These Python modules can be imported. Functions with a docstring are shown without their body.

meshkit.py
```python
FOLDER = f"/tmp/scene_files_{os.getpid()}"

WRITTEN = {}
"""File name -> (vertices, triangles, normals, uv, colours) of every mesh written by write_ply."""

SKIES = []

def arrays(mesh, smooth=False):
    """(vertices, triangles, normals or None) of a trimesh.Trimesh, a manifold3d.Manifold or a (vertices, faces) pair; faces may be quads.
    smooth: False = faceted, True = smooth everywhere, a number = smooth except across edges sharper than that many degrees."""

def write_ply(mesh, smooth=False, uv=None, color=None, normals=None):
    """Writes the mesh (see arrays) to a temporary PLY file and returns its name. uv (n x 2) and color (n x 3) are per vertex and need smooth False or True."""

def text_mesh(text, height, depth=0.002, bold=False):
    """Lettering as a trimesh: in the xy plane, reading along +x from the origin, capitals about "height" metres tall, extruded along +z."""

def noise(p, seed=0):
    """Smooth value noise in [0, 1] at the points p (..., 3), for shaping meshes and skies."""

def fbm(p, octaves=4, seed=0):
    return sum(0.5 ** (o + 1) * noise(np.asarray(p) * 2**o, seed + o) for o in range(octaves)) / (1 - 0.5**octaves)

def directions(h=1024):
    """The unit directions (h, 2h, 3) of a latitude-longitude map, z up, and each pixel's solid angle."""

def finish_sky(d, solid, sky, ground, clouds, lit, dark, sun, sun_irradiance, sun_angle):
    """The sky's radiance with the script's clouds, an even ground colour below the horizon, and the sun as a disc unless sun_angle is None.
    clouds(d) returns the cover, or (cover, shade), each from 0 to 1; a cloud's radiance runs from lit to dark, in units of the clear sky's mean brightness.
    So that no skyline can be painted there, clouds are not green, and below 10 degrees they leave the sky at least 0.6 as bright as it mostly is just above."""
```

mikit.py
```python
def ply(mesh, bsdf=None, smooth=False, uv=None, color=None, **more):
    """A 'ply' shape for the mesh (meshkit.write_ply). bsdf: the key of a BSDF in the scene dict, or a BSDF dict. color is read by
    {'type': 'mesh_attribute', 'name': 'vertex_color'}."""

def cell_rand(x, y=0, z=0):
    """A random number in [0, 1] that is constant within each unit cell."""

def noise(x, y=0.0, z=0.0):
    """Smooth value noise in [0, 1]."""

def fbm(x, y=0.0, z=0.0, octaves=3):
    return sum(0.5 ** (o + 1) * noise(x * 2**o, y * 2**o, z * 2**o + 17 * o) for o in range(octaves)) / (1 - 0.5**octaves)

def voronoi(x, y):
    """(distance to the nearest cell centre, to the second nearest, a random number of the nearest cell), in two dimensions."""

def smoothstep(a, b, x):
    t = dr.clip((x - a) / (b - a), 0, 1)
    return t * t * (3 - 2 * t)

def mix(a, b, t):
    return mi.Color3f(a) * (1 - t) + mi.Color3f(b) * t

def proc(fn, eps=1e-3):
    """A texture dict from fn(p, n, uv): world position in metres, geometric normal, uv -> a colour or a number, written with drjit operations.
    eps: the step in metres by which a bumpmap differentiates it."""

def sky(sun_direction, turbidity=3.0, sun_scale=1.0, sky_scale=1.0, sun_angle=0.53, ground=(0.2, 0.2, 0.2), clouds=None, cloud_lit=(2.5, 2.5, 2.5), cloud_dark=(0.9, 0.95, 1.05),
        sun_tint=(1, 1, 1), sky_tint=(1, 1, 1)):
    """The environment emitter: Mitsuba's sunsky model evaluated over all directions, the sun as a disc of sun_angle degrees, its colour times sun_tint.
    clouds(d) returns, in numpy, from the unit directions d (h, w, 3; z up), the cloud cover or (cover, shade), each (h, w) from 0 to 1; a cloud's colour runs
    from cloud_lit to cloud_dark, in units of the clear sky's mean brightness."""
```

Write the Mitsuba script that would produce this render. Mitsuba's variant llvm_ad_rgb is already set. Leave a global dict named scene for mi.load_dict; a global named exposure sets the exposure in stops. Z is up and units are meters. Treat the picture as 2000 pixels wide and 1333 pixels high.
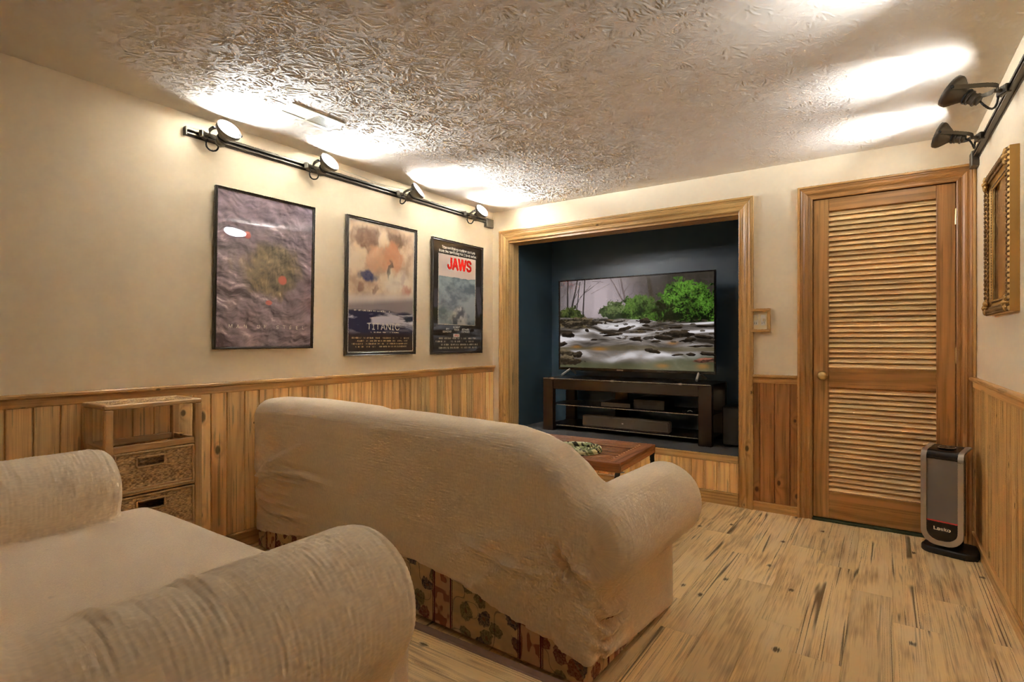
import math
import numpy as np, trimesh, drjit as dr, mitsuba as mi
import mikit, meshkit
from mikit import noise, fbm, voronoi, cell_rand, smoothstep, mix, proc

T = mi.ScalarTransform4f
PI = math.pi
scene, labels = {}, {}
rng = np.random.default_rng(7)

# ------------------------------------------------------------------ camera, light strength, exposure
exposure = 5.92
H = 2.2926                       # ceiling height
CAM = np.array([2.928, -3.944, 1.134])
YAW = math.radians(34.55)
scene['camera'] = {'type': 'perspective', 'fov': 86.55, 'fov_axis': 'x', 'near_clip': 0.05,
                   'to_world': T().look_at(origin=CAM.tolist(), target=(CAM + [-math.sin(YAW), math.cos(YAW), 0]).tolist(), up=[0, 0, 1])}
LAMP_COLOR = np.array([0.93, 1.0, 1.09])
LAMP_AREA = 4.4                 # radiance of a lamp's front glass
LAMP_BEAM = 0.34                 # intensity of its beam
TV_GAIN = 0.0122                   # radiance of a white pixel of the television
T_BEAM = math.radians(32)        # how far up the spots are tipped


# ------------------------------------------------------------------ helpers
def srgb(r, g, b):
    c = np.array([r, g, b], float) / 255
    return np.where(c < 0.04045, c / 12.92, ((c + 0.055) / 1.055) ** 2.4).tolist()


def rgb(c):
    return {'type': 'rgb', 'value': [float(x) for x in c]}


def num(key):
    if key not in used:
        used.add(key)
        return key
    i = 1
    while f'{key}_{i:03d}' in used:
        i += 1
    used.add(f'{key}_{i:03d}')
    return f'{key}_{i:03d}'


used = set()


def put(key, mesh, mat, smooth=False, uv=None, **more):
    """One shape entry; key 'thing' or 'thing__part'; numbered when taken."""
    key = num(key)
    if isinstance(mesh, tuple) and len(mesh) == 3:
        mesh, uv = (mesh[0], mesh[1]), mesh[2]
    scene[key] = mikit.ply(mesh, mat, smooth=smooth, uv=uv, **more)
    return key


def thing(key, label, cat, group=None):
    key = num(key)
    labels[key] = {'label': label, 'category': cat}
    if group:
        labels[key]['group'] = group
    return key


def solo(key, mesh, mat, smooth=False):
    scene[key] = mikit.ply(mesh, mat, smooth=smooth)


def struct(key, label=None):
    labels[key] = {'kind': 'structure', **({'label': label} if label else {})}
    return key


def tag(key, label):
    labels[key] = {'label': label}


def cat(*ms):
    """Joins (v, f) or (v, f, uv) or trimesh pieces into one mesh."""
    vs, fs, us, n = [], [], [], 0
    for m in ms:
        if hasattr(m, 'vertices'):
            m = (np.array(m.vertices), np.array(m.faces))
        v, f = m[0], np.asarray(m[1])
        if f.shape[1] == 4:
            f = np.vstack([f[:, [0, 1, 2]], f[:, [0, 2, 3]]])
        vs.append(v)
        fs.append(f + n)
        us.append(m[2] if len(m) > 2 else v[:, :2])
        n += len(v)
    return np.vstack(vs), np.vstack(fs), np.vstack(us)


_s = np.array([[x, y, z] for x in (-1, 1) for y in (-1, 1) for z in (-1, 1)], float)
_T = np.vstack([_s * [1, .8, .8], _s * [.8, 1, .8], _s * [.8, .8, 1]])
_h = trimesh.Trimesh(_T).convex_hull
_idx = [int(np.argmin(np.abs(_T - v).sum(1))) for v in _h.vertices]
_CF = np.array([[_idx[i] for i in f] for f in _h.faces])


def cbox(lo, hi, b=0.0015):
    """A box with chamfered edges: 24 vertices, 44 triangles."""
    lo, hi = np.minimum(lo, hi).astype(float), np.maximum(lo, hi).astype(float)
    c, h = (lo + hi) / 2, (hi - lo) / 2
    b = min(b, h.min() * .45)
    v = np.vstack([_s * [h[0], h[1] - b, h[2] - b], _s * [h[0] - b, h[1], h[2] - b], _s * [h[0] - b, h[1] - b, h[2]]]) + c
    return v, _CF


_K = [0]


def grain(v, axis, c=None):
    """uv of a piece of wood: u along the grain, v across it, in a strip of its own."""
    _K[0] = (_K[0] + 1) % 190
    c = v.mean(0) if c is None else c
    o = [i for i in range(3) if i != axis]
    return np.stack([v[:, axis], _K[0] + .5 + (v[:, o[0]] - c[o[0]]) * 1.0 + (v[:, o[1]] - c[o[1]]) * .93], 1)


def board(lo, hi, axis=2, b=0.0015):
    v, f = cbox(lo, hi, b)
    return v, f, grain(v, axis)


def moved(m, M):
    M = np.asarray(M, float)
    v = np.asarray(m[0]) @ M[:3, :3].T + M[:3, 3]
    return (v, *m[1:])


def frame4(o, ex, ey, ez):
    M = np.eye(4)
    M[:3, 0], M[:3, 1], M[:3, 2], M[:3, 3] = ex, ey, ez, o
    return M


def rotz(a, o=(0, 0, 0)):
    c, s = math.cos(a), math.sin(a)
    o = np.array(o, float)
    M = np.eye(4)
    M[:2, :2] = [[c, -s], [s, c]]
    M[:3, 3] = o - M[:3, :3] @ o
    return M


def molding(p0, p1, out, nrm, prof, m0=0.0, m1=0.0):
    """A moulded strip from p0 to p1; profile points (outward, proud); m0, m1: mitre slopes at the ends."""
    p0, p1, out, nrm = (np.array(a, float) for a in (p0, p1, out, nrm))
    d = (p1 - p0) / np.linalg.norm(p1 - p0)
    prof = np.array(prof, float)
    a = p0 + prof[:, :1] * out + prof[:, 1:] * nrm - d * prof[:, :1] * m0
    b = p1 + prof[:, :1] * out + prof[:, 1:] * nrm + d * prof[:, :1] * m1
    n = len(prof)
    v = np.vstack([a, b])
    f = []
    for i in range(n):
        j = (i + 1) % n
        f += [[i, j, n + j], [i, n + j, n + i]]
    for i in range(1, n - 1):
        f += [[0, i + 1, i], [n, n + i, n + i + 1]]
    _K[0] = (_K[0] + 1) % 190
    u = v @ d
    w = np.concatenate([prof[:, 0] + prof[:, 1]] * 2)
    return v, np.array(f), np.stack([u, _K[0] + .5 + w - w.mean()], 1)


def lathe(profile, n=32, close=False):
    """(r, z) profile revolved about z."""
    p = np.array(profile, float)
    a = np.arange(n) * 2 * PI / n
    v = np.stack([p[:, None, 0] * np.cos(a), p[:, None, 0] * np.sin(a), np.broadcast_to(p[:, None, 1], (len(p), n))], -1).reshape(-1, 3)
    i, j = np.meshgrid(np.arange(len(p) - 1), np.arange(n), indexing='ij')
    k = (j + 1) % n
    q = np.stack([i * n + j, i * n + k, (i + 1) * n + k, (i + 1) * n + j], -1).reshape(-1, 4)
    return v, np.vstack([q[:, [0, 1, 2]], q[:, [0, 2, 3]]])


def tube(pts, r, n=8):
    p = np.asarray(pts, float)
    t = np.gradient(p, axis=0)
    t /= np.linalg.norm(t, axis=1, keepdims=True)
    ref = np.array([0, 0, 1.0]) if abs(t[0, 2]) < .9 else np.array([1.0, 0, 0])
    a = np.cross(t, ref)
    a /= np.linalg.norm(a, axis=1, keepdims=True) + 1e-9
    b = np.cross(t, a)
    g = np.arange(n) * 2 * PI / n
    v = (p[:, None] + r * (np.cos(g)[None, :, None] * a[:, None] + np.sin(g)[None, :, None] * b[:, None])).reshape(-1, 3)
    i, j = np.meshgrid(np.arange(len(p) - 1), np.arange(n), indexing='ij')
    q = np.stack([i * n + j, i * n + (j + 1) % n, (i + 1) * n + (j + 1) % n, (i + 1) * n + j], -1).reshape(-1, 4)
    m = len(p)
    caps = [[0, k + 1, k] for k in range(1, n - 1)] + [[(m - 1) * n, (m - 1) * n + k, (m - 1) * n + k + 1] for k in range(1, n - 1)]
    return v, np.vstack([q[:, [0, 1, 2]], q[:, [0, 2, 3]], caps])


def spline(pts, n=24):
    from scipy.interpolate import CubicSpline
    p = np.asarray(pts, float)
    s = np.concatenate([[0], np.cumsum(np.linalg.norm(np.diff(p, axis=0), axis=1))])
    return CubicSpline(s, p)(np.linspace(0, s[-1], n))


def axis_frame(o, z, up=(0, 0, 1)):
    z = np.array(z, float) / np.linalg.norm(z)
    x = np.cross(up, z)
    x /= np.linalg.norm(x)
    return frame4(o, x, np.cross(z, x), z)


def sheet(w, h, nx, ny, fn=None):
    """A grid sheet in xy from (0,0) to (w,h), raised along z by fn(x, y); uv 0..1."""
    x, y = np.meshgrid(np.linspace(0, w, nx), np.linspace(0, h, ny), indexing='ij')
    z = np.zeros_like(x) if fn is None else fn(x, y)
    v = np.stack([x, y, z], -1).reshape(-1, 3)
    i, j = np.meshgrid(np.arange(nx - 1), np.arange(ny - 1), indexing='ij')
    q = np.stack([i * ny + j, (i + 1) * ny + j, (i + 1) * ny + j + 1, i * ny + j + 1], -1).reshape(-1, 4)
    return v, np.vstack([q[:, [0, 1, 2]], q[:, [0, 2, 3]]]), np.stack([x / w, y / h], -1).reshape(-1, 2)


def rounded_slab(w, h, d, r, n=6, e=0.0):
    """A slab with rounded corners in xy (centred), thickness d along z from 0, edge chamfer e."""
    a = np.linspace(0, PI / 2, n)
    pts = []
    for k, (sx, sy) in enumerate(((1, 1), (-1, 1), (-1, -1), (1, -1))):
        for t in a + k * PI / 2:
            pts.append([sx * (w / 2 - r) + r * math.cos(t), sy * (h / 2 - r) + r * math.sin(t)])
    return extrude(np.array(pts), d, e)


def extrude(pts, d, e=0.0):
    """A convex outline extruded along z, with chamfered rims."""
    c = pts.mean(0)
    n = len(pts)
    inner = c + (pts - c) * (1 - e / np.maximum(np.linalg.norm(pts - c, axis=1, keepdims=True), 1e-6))
    rings = [(inner, 0), (pts, e), (pts, d - e), (inner, d)] if e else [(pts, 0), (pts, d)]
    v = np.vstack([np.column_stack([p, np.full(n, z)]) for p, z in rings])
    f = []
    for k in range(len(rings) - 1):
        for i in range(n):
            j = (i + 1) % n
            f += [[k * n + i, k * n + j, (k + 1) * n + j], [k * n + i, (k + 1) * n + j, (k + 1) * n + i]]
    t = (len(rings) - 1) * n
    for i in range(1, n - 1):
        f += [[0, i + 1, i], [t, t + i, t + i + 1]]
    return v, np.array(f)


# ------------------------------------------------------------------ materials
def two(b):
    return {'type': 'twosided', 'bsdf': b}


def plain(name, c, rough=0.5, spec=0.5, metal=0.0, **k):
    scene[name] = two({'type': 'principled', 'base_color': rgb(c), 'roughness': rough, 'specular': spec, 'metallic': metal, **k})
    return name


def wood_fn(light, dark, knot_p=0.45, streak=0.0, tone=0.35, cath=14.0, fine=1.0, knot_c=(0.05, 0.018, 0.006)):
    light, dark, knot_c = list(light), list(dark), list(knot_c)

    def fn(p, n, uv):
        u, k = uv.x, dr.floor(uv.y)
        v = uv.y - k - 0.5
        r1, r2, r3 = cell_rand(k, 3), cell_rand(k, 11), cell_rand(k, 23)
        uu = u + r1 * 17
        cell = dr.floor(uu / 0.5)
        q1, q2, q3, q4 = cell_rand(cell, k, 1), cell_rand(cell, k, 2), cell_rand(cell, k, 3), cell_rand(cell, k, 4)
        du, dv = (uu - (cell + 0.25 + 0.5 * q1) * 0.5) / (1.3 + r2), v - (q2 - 0.5) * 0.07
        rad = 0.004 + 0.018 * q4 * q4
        d = dr.sqrt(du * du + dv * dv) + 10 * dr.select(q3 > knot_p, mi.Float(1), mi.Float(0))
        near = dr.exp(-dr.square(d / 0.03))
        w = noise(uu * 1.6, v * 11 + r2 * 40, 3.3)
        ring = 0.5 + 0.5 * dr.sin(v * 210 * (0.4 + 0.6 * r3) + w * cath + near * 9 + r2 * 6)
        ring = ring * ring
        fib = noise(uu * 9, v * 420 + r1 * 50)
        t = dr.clip(0.36 * ring + 0.40 * (fib - 0.45) * fine + 0.70 * (noise(uu * 2.1, v * 30) - 0.3), 0, 1)
        c = mix(light, dark, t) * (1 - tone / 2 + tone * r2)
        c = mi.Color3f(c.x, c.y * (1 + 0.12 * (r3 - 0.5)), c.z * (1 + 0.2 * (r3 - 0.5)))
        if streak:
            s = smoothstep(0.80, 0.90, noise(uu * 5, v * 130 + 9)) * streak
            c = mix(c, c * 0.35, s)
        kn = 1 - smoothstep(rad * 0.55, rad * 1.15, d)
        return mix(c, knot_c, kn * 0.78)
    return fn


def wood(name, light, dark, rough=0.38, spec=0.4, **k):
    scene[name] = two({'type': 'principled', 'base_color': proc(wood_fn(light, dark, **k)), 'roughness': rough, 'specular': spec})
    return name


wood('m_pine_gold', srgb(204, 160, 96), srgb(148, 104, 54), knot_p=0.24, streak=0.5, tone=0.3)
wood('m_pine', srgb(246, 206, 142), srgb(194, 146, 86), knot_p=0.24, streak=0.5, tone=0.6)
wood('m_pine_red', srgb(168, 118, 70), srgb(112, 70, 38), knot_p=0.3, streak=0.4, tone=0.45)
wood('m_casing', srgb(202, 158, 96), srgb(148, 106, 56), knot_p=0.12, tone=0.15, rough=0.3, streak=0.35)
wood('m_door', srgb(178, 130, 76), srgb(124, 88, 48), knot_p=0.0, streak=0.35, tone=0.2, cath=9.0, rough=0.33)
wood('m_bamboo', srgb(200, 160, 108), srgb(160, 120, 74), knot_p=0.1, tone=0.15)
wood('m_slat', srgb(244, 206, 146), srgb(190, 146, 92), knot_p=0.0, tone=0.35, cath=26.0, fine=1.4, rough=0.4)
wood('m_table', srgb(146, 92, 54), srgb(92, 52, 28), knot_p=0.0, tone=0.3, rough=0.35)


def floor_fn(p, n, uv):
    u, k = uv.x, dr.floor(uv.y)
    v = uv.y - k - 0.5
    r1, r2, r3 = cell_rand(k, 5), cell_rand(k, 17), cell_rand(k, 29)
    uu = u + r1 * 23
    w = noise(uu * 1.8, v * 14 + r2 * 30, 1.7)
    ring = dr.sin(v * 150 + w * 30 + r2 * 6)
    fib = noise(uu * 14, v * 330 + r1 * 9)
    blot = fbm(uu * 5, v * 16 + r2 * 7, 2.0, 3)
    light, dark, pale = srgb(226, 198, 146), srgb(170, 134, 86), srgb(232, 208, 164)
    c = mix(light, dark, dr.clip(0.16 + 0.24 * ring * smoothstep(0.4, 0.6, noise(uu * 1.1, v * 9 + 3)) + 1.1 * (blot - 0.5) + 0.55 * (fib - 0.5) + 0.45 * (noise(uu * 2.4, v * 120 + 5) - 0.5), 0, 1))
    c = mix(c, pale, smoothstep(0.56, 0.75, noise(uu * 3.1 + 4, v * 22)) * 0.5)
    c = c * (0.90 + 0.2 * r3)
    wv = v + 0.006 * noise(uu * 2.2, r1 * 40)
    line = dr.abs(noise(uu * 0.55 + 50, wv * 62 + r1 * 90) - 0.5)
    crack = (1 - smoothstep(0.006, 0.05, line)) * smoothstep(0.50, 0.66, noise(uu * 2.6 + 9, v * 16 + r3 * 11))
    fine = (1 - smoothstep(0.0, 0.09, dr.abs(noise(uu * 1.6, wv * 150 + 31) - 0.5))) * smoothstep(0.50, 0.68, noise(uu * 3.3 + 21, v * 15 + r2 * 8))
    cell = dr.floor(uu / 0.42)
    q1, q2, q3 = cell_rand(cell, k, 1), cell_rand(cell, k, 2), cell_rand(cell, k, 3)
    d = dr.sqrt(dr.square((uu - (cell + 0.2 + 0.6 * q1) * 0.42) / 1.6) + dr.square(v - (q2 - 0.5) * 0.12)) + dr.select(q3 > 0.3, mi.Float(9), mi.Float(0))
    knot = 1 - smoothstep(0.004, 0.015, d + 0.012 * (fib - 0.5))
    dk = srgb(74, 46, 24)
    return mix(mix(mix(c, dk, fine * 0.38), dk, crack * 0.8), dk, knot * 0.85)


scene['m_floor'] = two({'type': 'principled', 'base_color': proc(floor_fn), 'roughness': 0.42, 'specular': 0.35})


plain('m_ceiling', srgb(214, 205, 190), 0.9, 0.1)


def paint_fn(p, n, uv):
    c = srgb(222, 205, 174)
    return mi.Color3f(c) * (0.965 + 0.06 * fbm(p.x * 1.5 + p.y * 1.7, p.z * 1.1, 4.0, 2)) * (0.985 + 0.03 * noise(p.x * 60 + p.y * 60, p.z * 60))


scene['m_wall'] = two({'type': 'principled', 'base_color': proc(paint_fn), 'roughness': 0.5, 'specular': 0.25})
plain('m_navy', srgb(62, 84, 98), 0.33, 0.7)
plain('m_carpet_dark', srgb(62, 62, 62), 0.95, 0.05)


def fabric_col(p, n, uv):
    c = srgb(222, 204, 178)
    return mi.Color3f(c) * (0.97 + 0.1 * noise(uv.x * 90, uv.y * 300)) * (0.96 + 0.08 * fbm(p.x * 4, p.y * 4, p.z * 4, 2))


scene['m_cover'] = two({'type': 'diffuse', 'reflectance': proc(fabric_col)})


def seat_col(p, n, uv):
    c = srgb(220, 202, 176)
    st = smoothstep(0.72, 0.8, noise(p.x * 12 + 3, p.y * 12, p.z * 5)) * smoothstep(0.6, 0.7, noise(p.x * 60, p.y * 60))
    return mi.Color3f(c) * (0.93 + 0.14 * noise(p.x * 420, p.y * 420, p.z * 420)) * (0.94 + 0.1 * fbm(p.x * 5, p.y * 5, p.z * 5, 3)) * (1 - 0.25 * st)


scene['m_seat'] = two({'type': 'diffuse', 'reflectance': proc(seat_col)})


def floral_fn(p, n, uv):
    x, z = uv.x, uv.y
    base = mi.Color3f(srgb(196, 172, 134)) * (0.9 + 0.2 * noise(x * 40, z * 60))
    band = dr.abs(dr.abs((x / 0.42 - dr.floor(x / 0.42)) - 0.5) * 0.42)
    red, blue, green, brown = (srgb(*c) for c in ((112, 42, 38), (52, 52, 66), (104, 100, 60), (128, 78, 52)))
    c = base
    wx, wz = x + 0.02 * noise(x * 30, z * 30), z + 0.02 * noise(x * 30 + 9, z * 30)
    d1, d2, r = voronoi(wx / 0.085, wz / 0.085)
    petal = 0.30 + 0.12 * noise(x * 120, z * 120)
    flower = 1 - smoothstep(petal - 0.05, petal, d1)
    c = mix(c, mix(red, mix(blue, green, smoothstep(0.6, 0.62, r)), smoothstep(0.38, 0.4, r)), flower * (0.55 + 0.45 * noise(x * 200, z * 200)))
    c = mix(c, brown, (1 - smoothstep(0.06, 0.10, d1)) * 0.8)
    stem = 1 - smoothstep(0.0, 0.035, dr.abs(noise(x * 16 + 3, z * 16) - 0.5))
    c = mix(c, blue, stem * 0.55)
    inb = 1 - smoothstep(0.038, 0.041, band)
    scroll = smoothstep(0.35, 0.55, noise(x * 60, z * 45 + 4))
    c = mix(c, mix(srgb(150, 92, 66), srgb(206, 176, 140), scroll * 0.8), inb)
    edge = (1 - smoothstep(0.0025, 0.004, dr.abs(band - 0.044))) + (1 - smoothstep(0.0012, 0.0025, dr.abs(band - 0.052)))
    return mix(c, srgb(96, 36, 32), dr.clip(edge, 0, 1))


scene['m_floral'] = two({'type': 'diffuse', 'reflectance': proc(floral_fn)})


def wicker_fn(p, n, uv):
    c0, c1 = srgb(206, 172, 126), srgb(136, 100, 62)
    return mix(c0, c1, dr.clip(1.1 * (noise(uv.x * 140, uv.y * 260) - 0.35) + 0.3 * noise(uv.x * 30, uv.y * 30), 0, 1))


scene['m_wicker'] = two({'type': 'diffuse', 'reflectance': proc(wicker_fn)})
plain('m_metal', srgb(92, 86, 76), 0.42, 0.5, 0.85)
plain('m_black', srgb(26, 25, 24), 0.45, 0.4)
plain('m_duct', srgb(150, 148, 142), 0.45, 0.5, 0.6)
plain('m_gloss_black', srgb(16, 13, 13), 0.12, 0.5)
plain('m_espresso', srgb(27, 16, 12), 0.12, 0.35, clearcoat=0.5, clearcoat_gloss=0.95)
plain('m_silver', srgb(176, 168, 156), 0.35, 0.5, 0.6)
plain('m_heater', srgb(172, 162, 146), 0.35, 0.5, 0.55)
plain('m_grille', srgb(122, 116, 108), 0.6, 0.3)
plain('m_red', srgb(206, 62, 58), 0.5, 0.3)
plain('m_white', srgb(228, 222, 208), 0.5, 0.4)
plain('m_ivory', srgb(226, 212, 176), 0.4, 0.4)
plain('m_vent', srgb(206, 198, 174), 0.45, 0.4)
plain('m_brass', srgb(208, 178, 120), 0.25, 0.5, 0.9)
plain('m_gold', srgb(190, 148, 82), 0.42, 0.5, 0.55)
plain('m_gold_dark', srgb(122, 88, 46), 0.6, 0.4, 0.3)
plain('m_frame_black', srgb(38, 32, 26), 0.22, 0.5)
plain('m_strip_green', srgb(58, 62, 44), 0.9, 0.1)
plain('m_nosing', srgb(128, 102, 86), 0.5, 0.3)
plain('m_grey', srgb(88, 78, 66), 0.7, 0.2)
plain('m_peg', srgb(214, 160, 112), 0.5, 0.3)
plain('m_jaws_red', srgb(214, 40, 30), 0.5, 0.2)
scene['m_mirror'] = two({'type': 'conductor', 'material': 'Ag'})
scene['m_pane'] = {'type': 'thindielectric', 'int_ior': 1.49}
scene['m_glass'] = {'type': 'thindielectric', 'int_ior': 1.5}


def beads_fn(p, n, uv):
    d1, d2, r = voronoi(p.x * 70 + p.z * 30, p.y * 70 + p.z * 40)
    c = mix(mix(srgb(206, 206, 170), srgb(120, 132, 84), smoothstep(0.4, 0.5, r)), srgb(40, 40, 26), smoothstep(0.75, 0.8, r))
    return c


scene['m_beads'] = two({'type': 'principled', 'base_color': proc(beads_fn), 'roughness': 0.4})

# ------------------------------------------------------------------ room shell
def plaster():
    """Stamped plaster: fans of fine ridges, each fan about its own stamp; fine where it is near and in view, flat farther back."""
    from scipy.spatial import cKDTree
    g = np.random.default_rng(3)
    x, y = np.meshgrid(np.arange(-.02, 3.42, .0042), np.cumsum(np.concatenate([[-3.75], np.interp(np.arange(900), [0, 450, 900], [.0036, .0042, .0065])]))[:846], indexing='ij')
    stamps = np.stack([g.uniform(-.2, 3.6, 1700), g.uniform(-4, .2, 1700)], 1)
    rot = g.uniform(0, 50, 1700)
    P = np.stack([x.ravel(), y.ravel()], 1)
    d, i = cKDTree(stamps).query(P, 2)
    D = P - stamps[i[:, 0]]
    ang = np.arctan2(D[:, 1], D[:, 0])
    r = d[:, 0]
    bend = 0.6 * meshkit.noise(np.stack([P[:, 0] * 14, P[:, 1] * 14, 0 * r], 1), 2)
    n = meshkit.noise(np.stack([(ang + bend) * 12.5, r * 30, rot[i[:, 0]]], 1), 4)
    rid = np.clip((n - .51) / .25, 0, 1) * np.clip((r - .006) / .010, 0, 1)
    w = meshkit.fbm(np.stack([P[:, 0] * 2.2, P[:, 1] * 2.2, 0 * r], 1), 2, 9)
    rid = rid * (.60 + .40 * np.clip((w - .36) / .2, 0, 1)) * .0022 + .0006 * meshkit.noise(np.stack([P[:, 0] * 90, P[:, 1] * 90, 0 * r], 1), 6)
    v = np.stack([P[:, 0], P[:, 1], H - rid], 1)
    nx, ny = x.shape
    a, b = np.meshgrid(np.arange(nx - 1), np.arange(ny - 1), indexing='ij')
    keep = (y[:-1, :-1] > -3.41 + .69 * (x[:-1, :-1] - .44) - .42) & ~((x[:-1, :-1] > .427) & (x[:-1, :-1] < .544) & (y[:-1, :-1] > -2.368) & (y[:-1, :-1] < -2.078))
    q = np.stack([a * ny + b, a * ny + b + 1, (a + 1) * ny + b + 1, (a + 1) * ny + b], -1)
    fine = q[keep]
    u, inv = np.unique(fine, return_inverse=True)
        # farther back: a sheet at the plaster's mean level
    xs, ys = np.meshgrid(np.linspace(-.02, 3.6, 40), np.linspace(-5.25, .03, 60), indexing='ij')
    fx, fy = np.meshgrid(np.arange(39), np.arange(59), indexing='ij')
    fq = np.stack([fx * 60 + fy, fx * 60 + fy + 1, (fx + 1) * 60 + fy + 1, (fx + 1) * 60 + fy], -1)
    fq = fq[(ys[1:, 1:] < -3.41 + .69 * (xs[:-1, :-1] - .44) - .30) & ((ys[1:, 1:] < -2.5) | (xs[:-1, :-1] > .7))]
    fv = np.stack([xs.ravel(), ys.ravel(), np.full(xs.size, H + .001)], 1)
    return (v[u], inv.reshape(-1, 4)), (fv, fq)


RW = math.radians(0.83)
XR = 3.339
RM = rotz(RW, (XR, 0, 0))        # the right wall opens out slightly towards the camera


def solid(lo, hi):
    return cbox(lo, hi, 1e-5)


def box_with_holes(lo, hi, holes):
    """A wall slab in the xz plane between lo and hi with rectangular holes (x0, z0, x1, z1), cut into clear blocks."""
    xs = sorted({lo[0], hi[0], *[h[0] for h in holes], *[h[2] for h in holes]})
    zs = sorted({lo[2], hi[2], *[h[1] for h in holes], *[h[3] for h in holes]})
    out = []
    for a, b in zip(xs, xs[1:]):
        for c, d in zip(zs, zs[1:]):
            m = ((a + b) / 2, (c + d) / 2)
            if not any(h[0] < m[0] < h[2] and h[1] < m[1] < h[3] for h in holes):
                out.append(solid((a, lo[1], c), (b, hi[1], d)))
    return cat(*out)


NX0, NX1, NZ0, NZ1 = 0.182, 2.097, 0.345, 1.998       # niche opening
DX0, DX1, DZ1 = 2.537, 3.262, 2.036                   # door opening
struct('wall_left', 'cream painted left wall above the pine wainscot')
put('wall_left', solid((-.1, -5.2, 0), (0, 0.95, H)), 'm_wall')
struct('wall_back', 'cream painted back wall around the television niche and the door')
put('wall_back', box_with_holes((0, 0, 0), (XR + .1, .15, H), [(NX0 - .0195, NZ0 - .062, NX1 + .0195, NZ1 + .0195), (DX0 - .0195, 0, DX1 + .0195, DZ1 + .0195)])[:2], 'm_wall')
struct('wall_right', 'cream painted right wall with the gilt mirror')
put('wall_right', moved(solid((XR, -5.3, 0), (XR + .1, 0.12, H)), RM), 'm_wall')
struct('wall_rear')
put('wall_rear', solid((-.1, -5.3, 0), (3.7, -5.2, H)), 'm_grey')
struct('ceiling', 'off-white stamped plaster ceiling')
VENT = (.415, -2.380, .560, -2.062)
slab = [solid((a, b, H + .004), (c, d, H + .08)) for a, b, c, d in ((-.1, -5.3, 3.7, VENT[1] + .012), (-.1, VENT[3] - .012, 3.7, .15), (-.1, VENT[1] + .012, VENT[0] + .012, VENT[3] - .012), (VENT[2] - .012, VENT[1] + .012, 3.7, VENT[3] - .012))]
put('ceiling', cat(*slab, *plaster())[:2], 'm_ceiling', smooth=True)
struct('floor', 'rustic oak plank floor')
v, f = solid((-.1, -5.3, -.1), (3.7, .9, -.004))
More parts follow.
